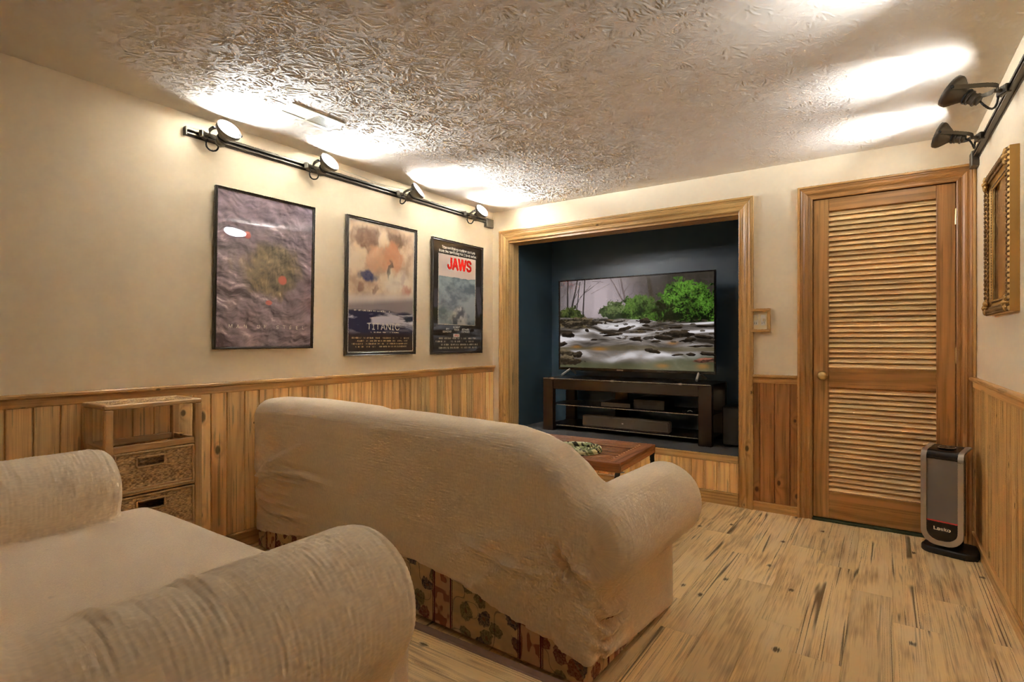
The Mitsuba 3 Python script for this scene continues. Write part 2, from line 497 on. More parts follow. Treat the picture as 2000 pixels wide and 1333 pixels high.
put('floor', (v, f, grain(v, 1)), 'm_floor')
# niche behind the back wall
struct('wall_niche_left')
put('wall_niche_left', solid((.10, .15, NZ0), (.15, .8, 2.2)), 'm_navy')
struct('wall_niche_right')
put('wall_niche_right', solid((2.2, .15, NZ0), (2.25, .8, 2.2)), 'm_navy')
struct('wall_niche_back', 'dark navy wall behind the television')
put('wall_niche_back', solid((.10, .8, NZ0), (2.25, .85, 2.2)), 'm_navy')
struct('wall_niche_front')
put('wall_niche_front', box_with_holes((.15, .153, NZ0), (2.2, .16, 2.2), [(NX0, NZ0, NX1, NZ1)])[:2], 'm_navy')
struct('ceiling_niche')
put('ceiling_niche', solid((.10, .15, 2.2), (2.25, .85, 2.23)), 'm_navy')
struct('floor_niche', 'dark charcoal carpet on the raised niche floor')
put('floor_niche', cbox((.10, .012, NZ0 - .06), (2.25, .85, NZ0), .004), 'm_carpet_dark')

# floor planks, running towards the back wall
cols = [2.188 + .1525 * k for k in range(-15, 8)]
joint = {2.645: -.768, 2.493: -.573, 2.798: -1.016, 2.95: -1.267, 2.34: -1.19, 3.103: -.93, 2.188: -.86}
for x0 in cols:
    x1 = min(x0 + .1525, 3.36)
    if x1 - x0 < .02 or x1 < .1:
        continue
    j = next((y for x, y in joint.items() if abs(x - x0) < .02), -float(rng.uniform(.1, 1.2)))
    ys = sorted({0.0, *[y for y in (j, j - .965, j - 1.93) if -2.62 < y < 0], -2.62}, reverse=True)
    for a, b in zip(ys, ys[1:]):
        put('floor__plank', board((x0 + .0004, b + .0004, -.006), (x1 - .0004, a - .0004, 0), 1, .0018), 'm_floor')
# riser under the rear sofa, its planks run across
RZ, RY = 0.10, -2.50
struct('floor_riser', 'raised plank platform under the rear sofa')
v, f = solid((0, -5.2, 0), (3.40, RY - .002, RZ - .006))
put('floor_riser', (v, f, grain(v, 0)), 'm_floor')
for k in range(5):
    y1 = RY - .032 - .1525 * k
    for x0, x1 in ((.0, .55), (.55, 1.62), (1.62, 2.7), (2.7, 3.36)):
        s = .3 * ((k * 37) % 7) / 7 - .15
        x0, x1 = (x0 + s if x0 > 0 else 0.0), (x1 + s if x1 < 3.3 else x1)
        put('floor_riser__plank', board((x0 + .0004, y1 - .1525 + .0004, RZ - .006), (x1 - .0004, y1 - .0004, RZ), 0, .0011), 'm_floor')
k = put('floor_riser__edge_strip', board((0, RY - .032, RZ - .035), (3.37, RY + .004, RZ + .004), 0, .004), 'm_nosing')
tag(k, 'mauve brown edge strip')

# ------------------------------------------------------------------ wainscot, rails, baseboards
RAIL = 0.914


def plank_row(holder, edges, z0, z1, mat, place):
    v, f = solid((edges[0], 0, z0), (edges[-1], .0009, z1))
    put(f'{holder}__wainscot_backing', (place(v), f, grain(v, 2)), mat)
    for a, b in zip(edges, edges[1:]):
        v, f, uv = board((a + .0022, .001, z0), (b - .0022, .012 + float(rng.uniform(0, .0012)), z1), 2, .0042)
        put(f'{holder}__plank', (place(v), f, uv), mat)


on_left = lambda v: np.stack([v[:, 1], v[:, 0], v[:, 2]], 1)           # noqa: E731  local (along, out, z) -> left wall
on_back = lambda v: np.stack([v[:, 0], -v[:, 1], v[:, 2]], 1)          # noqa: E731
on_right = lambda v: moved((np.stack([XR - v[:, 1], v[:, 0], v[:, 2]], 1),), RM)[0]   # noqa: E731
edges = [-3.92, -3.83, -3.75, -3.66, -3.57, -3.48, -3.39, -3.302, -3.212, -3.122, -3.03, -2.94, -2.85, -2.76, -2.67, -2.58, -2.491, -2.407, -2.309, -2.226, -2.135, -2.041, -1.952, -1.863,
         -1.774, -1.69, -1.588, -1.501, -1.412, -1.217, -1.148, -1.039, -.925, -.83, -.752, -.66, -.565, -.47, -.38, -.29, -.2, -.11, -.001]
plank_row('wall_left', edges, .09, RAIL - .05, 'm_pine', on_left)


def rail(name, a, b, z, place, mat, label):
    struct(name, label)
    v, f, uv = board((a, 0, z - .056), (b, .019, z - .019), 0, .002)
    put(f'{name}__apron', (place(v), f, uv), mat)
    v, f, uv = board((a, 0, z - .0185), (b, .036, z), 0, .006)
    put(f'{name}__cap', (place(v), f, uv), mat)


rail('trim_1', -5.1, 0, RAIL, on_left, 'm_casing', 'wooden chair rail on the left wall')
rail('trim_2', 2.189, 2.457, .910, on_back, 'm_casing', 'short wooden chair rail between niche and door')
rail('trim_3', -5.1, -.024, .934, on_right, 'm_casing', 'wooden chair rail on the right wall')


def base(name, a, b, h, place, mat, label, z=0.0):
    struct(name, label)
    v, f, uv = board((a, 0, z), (b, .016, z + h - .014), 0, .003)
    put(f'{name}__board', (place(v), f, uv), mat)
    v, f, uv = board((a, 0, z + h - .0135), (b, .024, z + h), 0, .005)
    put(f'{name}__top_strip', (place(v), f, uv), mat)


base('baseboard_left', -5.1, 0, .09, on_left, 'm_casing', 'wooden baseboard on the left wall')
base('baseboard_back', 2.189, 2.457, .062, on_back, 'm_casing', 'short wooden baseboard between niche and door')
base('baseboard_right', -5.1, -.03, .085, on_right, 'm_casing', 'wooden baseboard on the right wall')
base('trim_6', NX0 + .002, NX1 - .002, .09, on_back, 'm_casing', 'wooden baseboard below the niche floor')
plank_row('wall_back', [2.189, 2.231, 2.32, 2.412, 2.457], .062, .910 - .05, 'm_pine_red', on_back)
plank_row('wall_back', [.184, .275, .36, .45, .535, .62, .705, .79, .88, .97, 1.055, 1.14, 1.23, 1.31, 1.40, 1.474, 1.54, 1.609, 1.697, 1.78, 1.867, 1.954, 2.04, 2.096], .09, .295, 'm_pine', on_back)
plank_row('wall_right', [-3.3 + .0915 * k for k in range(36)] + [-.03], .085, .934 - .05, 'm_pine_gold', on_right)
struct('trim_7', 'wooden board along the front edge of the raised niche floor')
v, f, uv = board((NX0 + .002, 0, .293), (NX1 - .002, .018, .343), 0, .003)
put('trim_7', (on_back(v), f, uv), 'm_casing')

# casings of niche and door: moulded boards with a square outer band
PROF = [(0, 0), (0, .010), (.006, .014), (.016, .014), (.022, .010), (.030, .011), (.040, .018), (.050, .021), (.058, .017), (.064, .017), (.072, .021), (.080, .021), (.080, 0)]
BAND = [(.080, 0), (.080, .027), (.082, .029), (.092, .029), (.094, .027), (.094, 0)]


def casing(name, x0, x1, z0, z1, mat, label, s=1.0):
    struct(name, label)
    y = 0.0
    L, R, U, N = (-1, 0, 0), (1, 0, 0), (0, 0, 1), (0, -1, 0)
    for prof, part in ((PROF, 'moulding'), (BAND, 'outer_band')):
        prof = np.array(prof) * [s, 1]
        if part == 'outer_band':
            mat = 'm_casing'
        put(f'{name}__{part}', molding((x0, y, z0), (x0, y, z1), L, N, prof, 0, 1), mat)
        put(f'{name}__{part}', molding((x1, y, z0), (x1, y, z1), R, N, prof, 0, 1), mat)
        put(f'{name}__{part}', molding((x0, y, z1), (x1, y, z1), U, N, prof, 1, 1), mat)


casing('trim_4', NX0, NX1, 0, NZ1 + .018, 'm_casing', 'moulded wooden casing round the television niche')
casing('trim_5', DX0 + .004, DX1 - .010, 0, DZ1 - .003, 'm_door', 'moulded wooden casing round the louvred door', .90)
put('trim_4__jamb', board((NX0 - .019, 0, NZ0), (NX0, .152, NZ1), 2, .001), 'm_pine')
put('trim_4__jamb', board((NX1, 0, NZ0), (NX1 + .019, .152, NZ1), 2, .001), 'm_pine')
put('trim_4__jamb', board((NX0 - .019, 0, NZ1), (NX1 + .019, .152, NZ1 + .019), 0, .001), 'm_casing')

# ------------------------------------------------------------------ louvred door
struct('door_1', 'honey brown louvred wooden door with a brass knob')
dx0, dx1, dz0, dz1, dy0, dy1 = 2.543, 3.250, .018, 2.029, .004, .038
put('door_1__stile', board((dx0, dy0, dz0), (dx0 + .086, dy1, dz1), 2, .002), 'm_door')
put('door_1__stile', board((dx1 - .086, dy0, dz0), (dx1, dy1, dz1), 2, .002), 'm_door')
sx0, sx1 = dx0 + .0865, dx1 - .0865
for z0, z1 in ((dz0, .192), (.842, .968), (1.952, dz1)):
    put('door_1__rail', board((sx0, dy0, z0), (sx1, dy1, z1), 0, .002), 'm_door')
pit = .0313
prof = np.array([[-.021, -.0034], [.017, -.0034], [.0205, -.002], [.0215, 0], [.0205, .002], [.017, .0034], [-.021, .0034]])
ca, sa = math.cos(math.radians(47)), math.sin(math.radians(47))
for z0, z1 in ((.192, .842), (.968, 1.952)):
    n = int(round((z1 - z0) / pit))
    for k in range(n):
        zc = z0 + (k + .5) * (z1 - z0) / n
        # front (room side) edge low, back edge high
        q = np.stack([-prof[:, 0] * ca - prof[:, 1] * sa, -prof[:, 0] * sa + prof[:, 1] * ca], 1)
        pts = np.column_stack([np.zeros(len(q)), .021 + q[:, 0], zc + q[:, 1]])
        m = len(pts)
        a, b = pts.copy(), pts.copy()
        a[:, 0], b[:, 0] = sx0 - .003, sx1 + .003
        v = np.vstack([a, b])
        f = [[i, (i + 1) % m, m + (i + 1) % m] for i in range(m)] + [[i, m + (i + 1) % m, m + i] for i in range(m)]
        f += [[0, i + 1, i] for i in range(1, m - 1)] + [[m, m + i, m + i + 1] for i in range(1, m - 1)]
        put('door_1__slat', (v, np.array(f), grain(v, 0)), 'm_slat')
struct('wall_closet')
put('wall_closet', cat(solid((2.3, .75, 0), (3.6, .8, H)), solid((2.3, .15, 0), (2.35, .75, H)), solid((3.55, .15, 0), (3.6, .75, H)), solid((2.3, .15, H), (3.6, .8, H + .05)))[:2], 'm_wall')
for x0, x1 in ((DX0 - .019, DX0), (DX1, DX1 + .019)):
    put('trim_5__jamb', board((x0, 0, 0), (x1, .15, DZ1), 2, .001), 'm_door')
put('trim_5__jamb', board((DX0 - .019, 0, DZ1), (DX1 + .019, .15, DZ1 + .019), 0, .001), 'm_door')
knob = lathe([(0, -.062), (.014, -.061), (.024, -.054), (.0275, -.044), (.025, -.034), (.015, -.026), (.011, -.02), (.012, -.008), (.026, -.006), (.028, -.001), (.028, .004)], 28)
k = put('door_1__knob', moved(knob, frame4((2.597, .004, .917), (1, 0, 0), (0, 0, -1), (0, 1, 0))), 'm_brass', smooth=40)
tag(k, 'round brass door knob')
for zc in (.30, 1.05, 1.835):
    k = put('door_1__hinge', cat(tube([(dx1 + .003, -.004, zc - .044), (dx1 + .003, -.004, zc + .044)], .0065, 10), tube([(dx1 + .003, -.004, zc + .044), (dx1 + .003, -.004, zc + .05)], .0045, 8),
                                 cbox((dx1 - .004, -.001, zc - .044), (dx1 + .012, .006, zc + .044), .001))[:2], 'm_brass', smooth=40)
t = thing('draught_strip', 'dark green carpet strip along the foot of the louvred door', 'door strip')
put(t + '__pile', cbox((DX0 + .002, -.022, 0), (DX1 - .012, .03, .013), .004), 'm_strip_green')

# ------------------------------------------------------------------ slip-covered sofas: one field each, meshed as a continuous skin
def surface_nets(field, lo, hi, h):
    """Naive surface nets of field(P) = 0 (negative inside)."""
    n = np.ceil((np.array(hi) - lo) / h).astype(int) + 1
    g = [lo[i] + h * np.arange(n[i]) for i in range(3)]
    P = np.stack(np.meshgrid(*g, indexing='ij'), -1).reshape(-1, 3).astype(np.float32)
    F = np.concatenate([field(c) for c in np.array_split(P, 12)]).reshape(n)
    del P
    inside = F < 0
    m = n - 1
    acc, cnt = np.zeros((*m, 3), np.float32), np.zeros(m, np.float32)
    for ax in range(3):
        o = [i for i in range(3) if i != ax]
        for a in (0, 1):
            for b in (0, 1):
                s0, s1 = [None] * 3, [None] * 3
                s0[ax], s1[ax] = slice(0, m[ax]), slice(1, m[ax] + 1)
                for k, off in zip(o, (a, b)):
                    s0[k] = s1[k] = slice(off, off + m[k])
                f0, f1 = F[tuple(s0)], F[tuple(s1)]
                on = (f0 < 0) != (f1 < 0)
                t = np.where(on, f0 / np.where(on, f0 - f1, 1), 0)
                cnt += on
                acc[..., ax] += t
                for k, off in zip(o, (a, b)):
                    acc[..., k] += on * off
    use = cnt > 0
    idx = -np.ones(m, int)
    idx[use] = np.arange(use.sum())
    cells = np.argwhere(use)
    V = np.array(lo) + h * (cells + acc[use] / cnt[use][:, None])
    faces = []
    for ax in range(3):
        b, c = (ax + 1) % 3, (ax + 2) % 3
        s = [slice(1, m[i]) for i in range(3)]
        s0, s1 = list(s), list(s)
        s0[ax], s1[ax] = slice(0, m[ax]), slice(1, m[ax] + 1)
        s0[b] = s1[b] = slice(1, m[b])
        s0[c] = s1[c] = slice(1, m[c])
        A, B = inside[tuple(s0)], inside[tuple(s1)]
        e = np.argwhere(A != B)
        base = e.copy()
        base[:, b] += 1
        base[:, c] += 1

        def at(db, dc):
            q = base.copy()
            q[:, b] -= db
            q[:, c] -= dc
            return idx[q[:, 0], q[:, 1], q[:, 2]]
        q = np.stack([at(1, 1), at(0, 1), at(0, 0), at(1, 0)], 1)
        flip = ~A[tuple(e.T)]
        q[flip] = q[flip][:, ::-1]
        faces.append(q)
    q = np.vstack(faces)
    return V, np.vstack([q[:, [0, 1, 2]], q[:, [0, 2, 3]]])


def normals(v, f):
    n = np.zeros_like(v)
    fn = np.cross(v[f[:, 1]] - v[f[:, 0]], v[f[:, 2]] - v[f[:, 0]])
    for k in range(3):
        np.add.at(n, f[:, k], fn)
    return n / np.maximum(np.linalg.norm(n, axis=1, keepdims=True), 1e-12)


def relax(v, f, n=3):
    m = trimesh.Trimesh(v, f, process=False)
    trimesh.smoothing.filter_taubin(m, lamb=.5, nu=.53, iterations=n)
    return np.array(m.vertices)


def smin(a, b, k):
    h = np.clip(.5 + .5 * (b - a) / k, 0, 1)
    return b + (a - b) * h - k * h * (1 - h)


def rbox(P, lo, hi, r):
    lo, hi = np.array(lo), np.array(hi)
    q = np.abs(P - (lo + hi) / 2) - (hi - lo) / 2 + r
    return np.linalg.norm(np.maximum(q, 0), axis=1) + np.minimum(q.max(1), 0) - r


def rcyl(P, x, z, r, y0, y1, e):
    """A cylinder along y with rounded ends."""
    d = np.hypot(P[:, 0] - x, P[:, 2] - z) - r + e
    w = np.abs(P[:, 1] - (y0 + y1) / 2) - (y1 - y0) / 2 + e
    return np.minimum(np.maximum(d, w), 0) + np.hypot(np.maximum(d, 0), np.maximum(w, 0)) - e


def gather(P, N, g, nrm, amp, spokes, reach, seed):
    """Pleats radiating from a point g where the cloth is tucked in, on the side facing nrm; returns heights."""
    d = P - g
    nrm = np.array(nrm, float)
    flat = d - (d @ nrm)[:, None] * nrm
    r = np.linalg.norm(flat, axis=1)
    a = np.cross(nrm, (0, 0, 1.0))
    a /= np.linalg.norm(a)
    ang = np.arctan2(flat[:, 2], flat @ a)
    wob = meshkit.noise(np.stack([ang * 2.5 + seed, r * 5, r * 0], 1), seed)
    w = np.sin(ang * spokes + 5 * wob + 2 * np.sin(ang * 2 + seed))
    w = np.sign(w) * np.abs(w) ** 1.3
    fall = np.exp(-r / reach) * np.clip(r / .02, 0, 1)
    face = np.clip((N @ nrm - .1) / .5, 0, 1)
    strength = .35 + .65 * meshkit.noise(np.stack([ang * 1.3 + 3 * seed, 0 * r, 0 * r], 1), seed + 5)
    return amp * w * fall * face * strength - amp * 2.0 * np.exp(-(r / .03) ** 2) * face


def ridge(P, N, pts, width, amp, nrm):
    """One long fold along a polyline."""
    pts = np.array(pts, float)
    best = np.full(len(P), 9.0)
    par = np.zeros(len(P))
    for i in range(len(pts) - 1):
        a, b = pts[i], pts[i + 1]
        t = np.clip((P - a) @ (b - a) / ((b - a) @ (b - a)), 0, 1)
        d = np.linalg.norm(P - a - t[:, None] * (b - a), axis=1)
        on = d < best
        best = np.where(on, d, best)
        par = np.where(on, (i + t) / (len(pts) - 1), par)
    env = np.sin(np.clip(par, 0.02, .98) * PI) ** .6
    face = np.clip((N @ np.array(nrm, float) + .2) / .6, 0, 1)
    return amp * np.exp(-(best / width) ** 2) * env * face - .5 * amp * np.exp(-((best - 1.9 * width) / width) ** 2) * env * face


PITCH = (.0130, .0115)


def knit(v, f, n, uv, times):
    """Finer triangles, raised as a waffle knit (ribs with beads); the rim stays where it was."""
    e = np.sort(np.vstack([f[:, [0, 1]], f[:, [1, 2]], f[:, [2, 0]]]), axis=1)
    e, c = np.unique(e, axis=0, return_counts=True)
    w = np.ones(len(v))
    w[e[c == 1]] = 0
    for _ in range(times):
        e = np.sort(np.vstack([f[:, [0, 1]], f[:, [1, 2]], f[:, [2, 0]]]), axis=1)
        e, inv = np.unique(e, axis=0, return_inverse=True)
        k = inv.reshape(3, -1).T + len(v)
        v, n, uv, w = (np.concatenate([a, (a[e[:, 0]] + a[e[:, 1]]) / 2]) for a in (v, n, uv, w))
        f = np.vstack([np.stack([f[:, 0], k[:, 0], k[:, 2]], 1), np.stack([f[:, 1], k[:, 1], k[:, 0]], 1), np.stack([f[:, 2], k[:, 2], k[:, 1]], 1), k])
    n = n / np.linalg.norm(n, axis=1, keepdims=True)
    a, b = np.sin(uv[:, 0] / PITCH[0] * PI) ** 2, np.sin(uv[:, 1] / PITCH[1] * PI) ** 2
    v = v + n * (w * .0022 * .8 * (.62 * a + .38 * a * b + .12 * b))[:, None]
    return v, f, normals(v, f), uv


def cover(key, v, f, nrm, part, uv, M, names, mats, fine=None):
    """Splits one continuous skin into its parts, keeping the shared smooth normals; faces of the parts marked fine get their knit."""
    wv = v @ M[:3, :3].T + M[:3, 3]
    wn = nrm @ M[:3, :3].T
    fp = np.median(part[f], axis=1).astype(int)
    for i, (name, mat) in enumerate(zip(names, mats)):
        g = f[fp == i]
        if not len(g):
            continue
        pieces = []
        seen = ((CAM - wv) * wn).sum(1) > -.3 * np.linalg.norm(CAM - wv, axis=1)
        on = (fine & seen)[g].all(1) if fine is not None and mat == 'm_cover' else np.zeros(len(g), bool)
        for sel, times in ((~on, 0), (on, 2)):
            if sel.any():
                u, inv = np.unique(g[sel], return_inverse=True)
                q = (wv[u], inv.reshape(-1, 3), wn[u], uv[u])
                pieces.append(knit(*q, times) if times else q)
        at = np.cumsum([0] + [len(p[0]) for p in pieces])
        V, F, N, U = np.vstack([p[0] for p in pieces]), np.vstack([p[1] + a for p, a in zip(pieces, at)]), np.vstack([p[2] for p in pieces]), np.vstack([p[3] for p in pieces])
        k = num(f'{key}__{name}')
        scene[k] = {'type': 'ply', 'filename': meshkit.write_ply((V, F), True, U, None, normals=N), 'face_normals': False, 'bsdf': {'type': 'ref', 'id': mat}}


def arm_uv(P, x, z, r, side):
    th = np.arctan2(P[:, 2] - z, (P[:, 0] - x) * side)
    low = P[:, 2] < z - r * .6
    return np.stack([P[:, 1], np.where(low, P[:, 2] + .3, th * r)], 1)


# front sofa, seen from behind; local x along its width, y forward from its rear face
W1, D1 = 2.10, .80
TOPX = np.array([0, .03, .08, .16, .52, .92, 1.00, 1.07, 1.52, 1.74, 1.84, 1.93, 2.00, 2.06, 2.12])
TOPZ = np.array([.74, .79, .815, .828, .838, .834, .821, .829, .822, .817, .800, .768, .718, .655, .56])
A1X, A1Z, A1R = 2.075, .475, .152


def hem1(x, y):
    """The lower edge of the cover."""
    rear = np.interp(x, [0, .3, .6, 1.0, 1.3, 1.55, 1.75, 1.95, 2.1], [.10, .135, .185, .235, .245, .215, .165, .13, .085])
    side = np.interp(y, [0, .3, .75], [.085, .05, .02])
    return np.where(y < .12, rear, side)


def sofa1(P):
    x, y, z = P.T.astype(float)
    zt = np.interp(x, TOPX, TOPZ)
    lean = .03 * np.clip(z / .8, 0, 1)
    c = np.stack([x, y + lean - 0.02, z - zt], 1)
    back = rbox(c, (.015, 0, -1.2), (2.10, .235, 0), .085)
    arm = rcyl(P, A1X, A1Z, A1R, .02, .775, .075)
    arml = rcyl(P, .135, A1Z, .13, .04, .775, .07)
    panr = rbox(P, (1.97, .015, -.2), (2.098, .76, .47), .03)
    panl = rbox(P, (.03, .015, -.2), (.16, .74, .47), .03)
    seat = rbox(P, (.12, .1, -.2), (1.98, .80, .44), .06)
    d = smin(back, arm, .055)
    d = smin(d, arml, .06)
    d = smin(d, smin(panr, panl, .01), .008)
    d = smin(d, seat, .03)
    return np.maximum(d, hem1(x, y) - z)


def build_sofa1():
    a = math.radians(-2.5)
    Q = np.array([2.155, -2.405, 0])
    ex, ey = np.array([math.cos(a), math.sin(a), 0]), np.array([-math.sin(a), math.cos(a), 0])
    M = frame4(Q - W1 * ex, ex, ey, (0, 0, 1))
    v, f = surface_nets(sofa1, (-.06, -.08, -.02), (2.30, .90, .90), .0105)
    v = relax(v, f, 4)
    n = normals(v, f)
    h = .006 * (meshkit.fbm(v * 7, 3, 3) - .5)
    back = np.clip(-n[:, 1], 0, 1)
    h += gather(v, n, (2.005, .0, .40), (0, -1, 0), .017, 7, .13, 3)
    h += gather(v, n, (.055, .0, .385), (0, -1, 0), .017, 9, .17, 8)
    h += gather(v, n, (2.10, .74, .325), (1, 0, 0), .006, 9, .10, 5)
    h += gather(v, n, (2.10, .05, .325), (1, 0, 0), .005, 8, .12, 6)
    # drag lines and sagging folds below the tuck at the rear corner
    for pts, w, am in (([(2.00, 0, .37), (1.88, 0, .345), (1.70, 0, .36), (1.55, 0, .40)], .013, .010), ([(2.00, 0, .36), (1.90, 0, .28), (1.84, 0, .20), (1.80, 0, .14)], .016, .009),
                       ([(2.02, 0, .33), (1.97, 0, .25), (1.96, 0, .17), (1.99, 0, .11)], .016, .010), ([(1.93, 0, .42), (1.80, 0, .36), (1.66, 0, .27), (1.58, 0, .20)], .020, .008),
                       ([(1.86, 0, .46), (1.70, 0, .42), (1.52, 0, .33), (1.42, 0, .26)], .026, .006),
                       ([(.06, 0, .40), (.25, 0, .46), (.5, 0, .475), (.75, 0, .465)], .014, .010), ([(.07, 0, .40), (.22, 0, .50), (.42, 0, .58), (.6, 0, .66)], .016, .008),
                       ([(.06, 0, .39), (.25, 0, .41), (.45, 0, .43), (.62, 0, .44)], .012, .007), ([(.04, 0, .36), (.16, 0, .34), (.30, 0, .35), (.40, 0, .36)], .012, .008),
                       ([(.03, 0, .32), (.2, 0, .285), (.36, 0, .30), (.48, 0, .32)], .013, .010), ([(.03, 0, .27), (.2, 0, .235), (.4, 0, .245), (.62, 0, .28)], .014, .009),
                       ([(.03, 0, .22), (.25, 0, .19), (.5, 0, .21)], .014, .006)):
        h += ridge(v, n, pts, w, am * 1.7, (0, -1, 0))
    for pts, w, am in (([(2.100, .03, .33), (2.100, .10, .24), (2.100, .22, .21), (2.100, .34, .25)], .016, .012), ([(2.100, .02, .26), (2.100, .10, .17), (2.100, .22, .15), (2.100, .32, .18)], .015, .010),
                       ([(2.100, .02, .18), (2.100, .12, .115), (2.100, .26, .12)], .013, .008), ([(2.100, .06, .34), (2.100, .2, .31), (2.100, .36, .33)], .012, .007)):
        h += ridge(v, n, pts, w, am * 2.4, (1, 0, 0))
    for pts, w, am in (([(1.985, .0, .47), (2.0, .0, .42), (2.03, .0, .385), (2.075, .0, .36), (2.100, .03, .345)], .014, .026), ([(2.11, .02, .345), (2.11, .3, .34), (2.11, .7, .335)], .012, .006),
                       ([(1.93, 0, .50), (1.985, 0, .44), (2.01, 0, .41)], .010, .008), ([(.02, 0, .37), (.06, 0, .385), (.11, 0, .395)], .012, .014)):
        h += ridge(v, n, pts, w, -am, (.5, -.8, 0))
    # the seam line between cover and back pillows, and a stitched piping at the arm front
    v = v + n * h[:, None]
    n = normals(v, f)
    x, y, z = v.T
    part = np.zeros(len(v), int)
    right = (x > 1.93 + .10 * np.clip((z - .45) / .2, 0, 1.2)) & (y > .10 - .02 * (x > 2.06))
    right |= (x > 2.10)
    left = (x < .27) & (y > .22)
    part[right], part[left] = 1, 2
    part[(part == 0) & (y > .245)] = 3
    uv = np.stack([z + y, x], 1)
    uv = np.where((part == 1)[:, None], arm_uv(v, A1X, A1Z, A1R, 1), uv)
    uv = np.where((part == 2)[:, None], arm_uv(v, .135, A1Z, .13, -1), uv)
    key = thing('sofa', 'beige waffle-knit covered sofa seen from behind, facing the television', 'sofa', 'beige slip-covered sofas')
    cover(key, v, f, n, part, uv, M, ('backrest', 'arm', 'arm', 'seat'), ('m_cover', 'm_cover', 'm_cover', 'm_seat'), (part != 2) & (y < .16 + 9 * (part == 1)))
    bv, bf = cbox((.04, .03, .012), (2.080, .745, .30), .012)
    buv = np.stack([bv[:, 0] + bv[:, 1], bv[:, 2]], 1)
    k = put(f'{key}__base', moved((bv, bf, buv), M), 'm_floral')
    tag(k, 'floral upholstery showing below the cover')


build_sofa1()

# rear sofa on the riser: axis-parallel
W2 = 1.95
AR, AZL = .160, .460             # local heights above the riser
A2L, A2R = .265, 1.785


def sofa2(P):
    x, y, z = P.T.astype(float)
    back = rbox(P, (.05, 0, .05), (W2 - .05, .235, .74), .09)
    al = rcyl(P, A2L, AZL, AR, .03, .905, .06)
    ar = rcyl(P, A2R, AZL, AR, .03, .905, .06)
    pl = rbox(P, (.16, .02, .04), (.36, .89, .47), .035)
    pr = rbox(P, (W2 - .26, .02, .04), (W2 - .06, .89, .47), .035)
    crown = .012 * np.cos((x - W2 / 2) / W2 * 2.4)
    s1 = rbox(np.stack([x, y, z - crown], 1), (.27, .18, .05), (W2 - .17, 1.045, .365), .055)
    d = smin(back, al, .05)
    d = smin(d, ar, .05)
    d = smin(d, smin(pl, pr, .01), .03)
    return smin(d, s1, .022)


def build_sofa2():
    M = frame4((.17, -3.99, RZ), (1, 0, 0), (0, 1, 0), (0, 0, 1))
    v, f = surface_nets(sofa2, (-.06, -.06, .0), (W2 + .08, 1.12, .82), .0105)
    v = relax(v, f, 4)
    n = normals(v, f)
    h = .007 * (meshkit.fbm(v * 6, 3, 4) - .5)
    h += gather(v, n, (W2 - .03, .88, .30), (1, 0, 0), .006, 9, .10, 2)
    for pts in ([(1.60, .30, .58), (1.70, .36, .62), (1.80, .38, .615), (1.88, .36, .56)], [(1.60, .42, .57), (1.70, .50, .62), (1.80, .52, .615), (1.88, .50, .56)]):
        h += ridge(v, n, pts, .016, .007, (0, 0, 1))
    # stitched seam just behind the front of each arm
    for ax in (A2L, A2R):
        rr = np.hypot(v[:, 0] - ax, v[:, 2] - AZL)
        on = (np.abs(rr - AR) < .04) & (v[:, 2] > .36)
        h += np.where(on, -.0045 * np.exp(-((v[:, 1] - .855) / .007) ** 2), 0)
    v = v + n * h[:, None]
    n = normals(v, f)
    x, y, z = v.T
    part = np.full(len(v), 3)
    part[(y < .2) | ((y < .27) & (z > .40) & (x > .4) & (x < W2 - .3))] = 0
    in_r = (x > W2 - .345 + .15 * np.clip((.372 - z) / .02, 0, 1)) & (y < .92) & (y > .06)
    in_l = (x < .445 - .15 * np.clip((.372 - z) / .02, 0, 1)) & (y < .92) & (y > .06)
    part[in_r], part[in_l] = 1, 2
    uv = np.stack([z + y, x], 1)
    uv = np.where((part == 1)[:, None], arm_uv(v, A2R, AZL, AR, 1), uv)
    uv = np.where((part == 2)[:, None], arm_uv(v, A2L, AZL, AR, -1), uv)
    key = thing('sofa', 'beige slip-covered sofa in the foreground, cut off by the picture edge', 'sofa', 'beige slip-covered sofas')
    cover(key, v, f, n, part, uv, M, ('backrest', 'arm', 'arm', 'seat'), ('m_cover', 'm_cover', 'm_cover', 'm_seat'), (part != 0) & (y > .15))
    bv, bf = cbox((.19, .05, 0), (W2 - .09, .86, .10), .01)
    put(f'{key}__base', moved((bv, bf, np.stack([bv[:, 0] + bv[:, 1], bv[:, 2]], 1)), M), 'm_floral')


build_sofa2()

# ------------------------------------------------------------------ lighting tracks and spots
def track(place, y0, y1, z, label, feed):
    t = thing('lighting_track', label, 'track light rail', 'lighting tracks on the side walls')
    for lo, hi, part, mat in (((0, .006), (-.020, -.013), 'rail', 'm_metal'), ((0, .026), (-.013, -.005), 'rail', 'm_metal'), ((0, .008), (-.005, .007), 'channel', 'm_black'), ((0, .026), (.007, .020), 'rail', 'm_metal')):
        v, f = cbox((y0, lo[0], z + hi[0]), (y1, lo[1], z + hi[1]), .001)
        put(f'{t}__{part}', (place(v), f), mat)
    v, f = cbox((y0 - .008, 0, z - .022), (y0, .03, z + .022), .002)
    put(f'{t}__end_cap', (place(v), f), 'm_metal')
    v, f = cbox((feed[0], 0, z + feed[2]), (feed[1], .034, z + .021), .003)
    put(f'{t}__feed_box', (place(v), f), 'm_metal')
    return t


def plain_left(v):
    return np.stack([v[:, 1], v[:, 0], v[:, 2]], 1)


track(plain_left, -2.616, -.03, 2.196, 'dark metal track on the left wall above the three posters', (-.13, -.03, -.055))
track(on_right, -3.0, -.03, 2.142, 'dark metal track high on the right wall above the gilt mirror', (-.11, -.03, -.06))

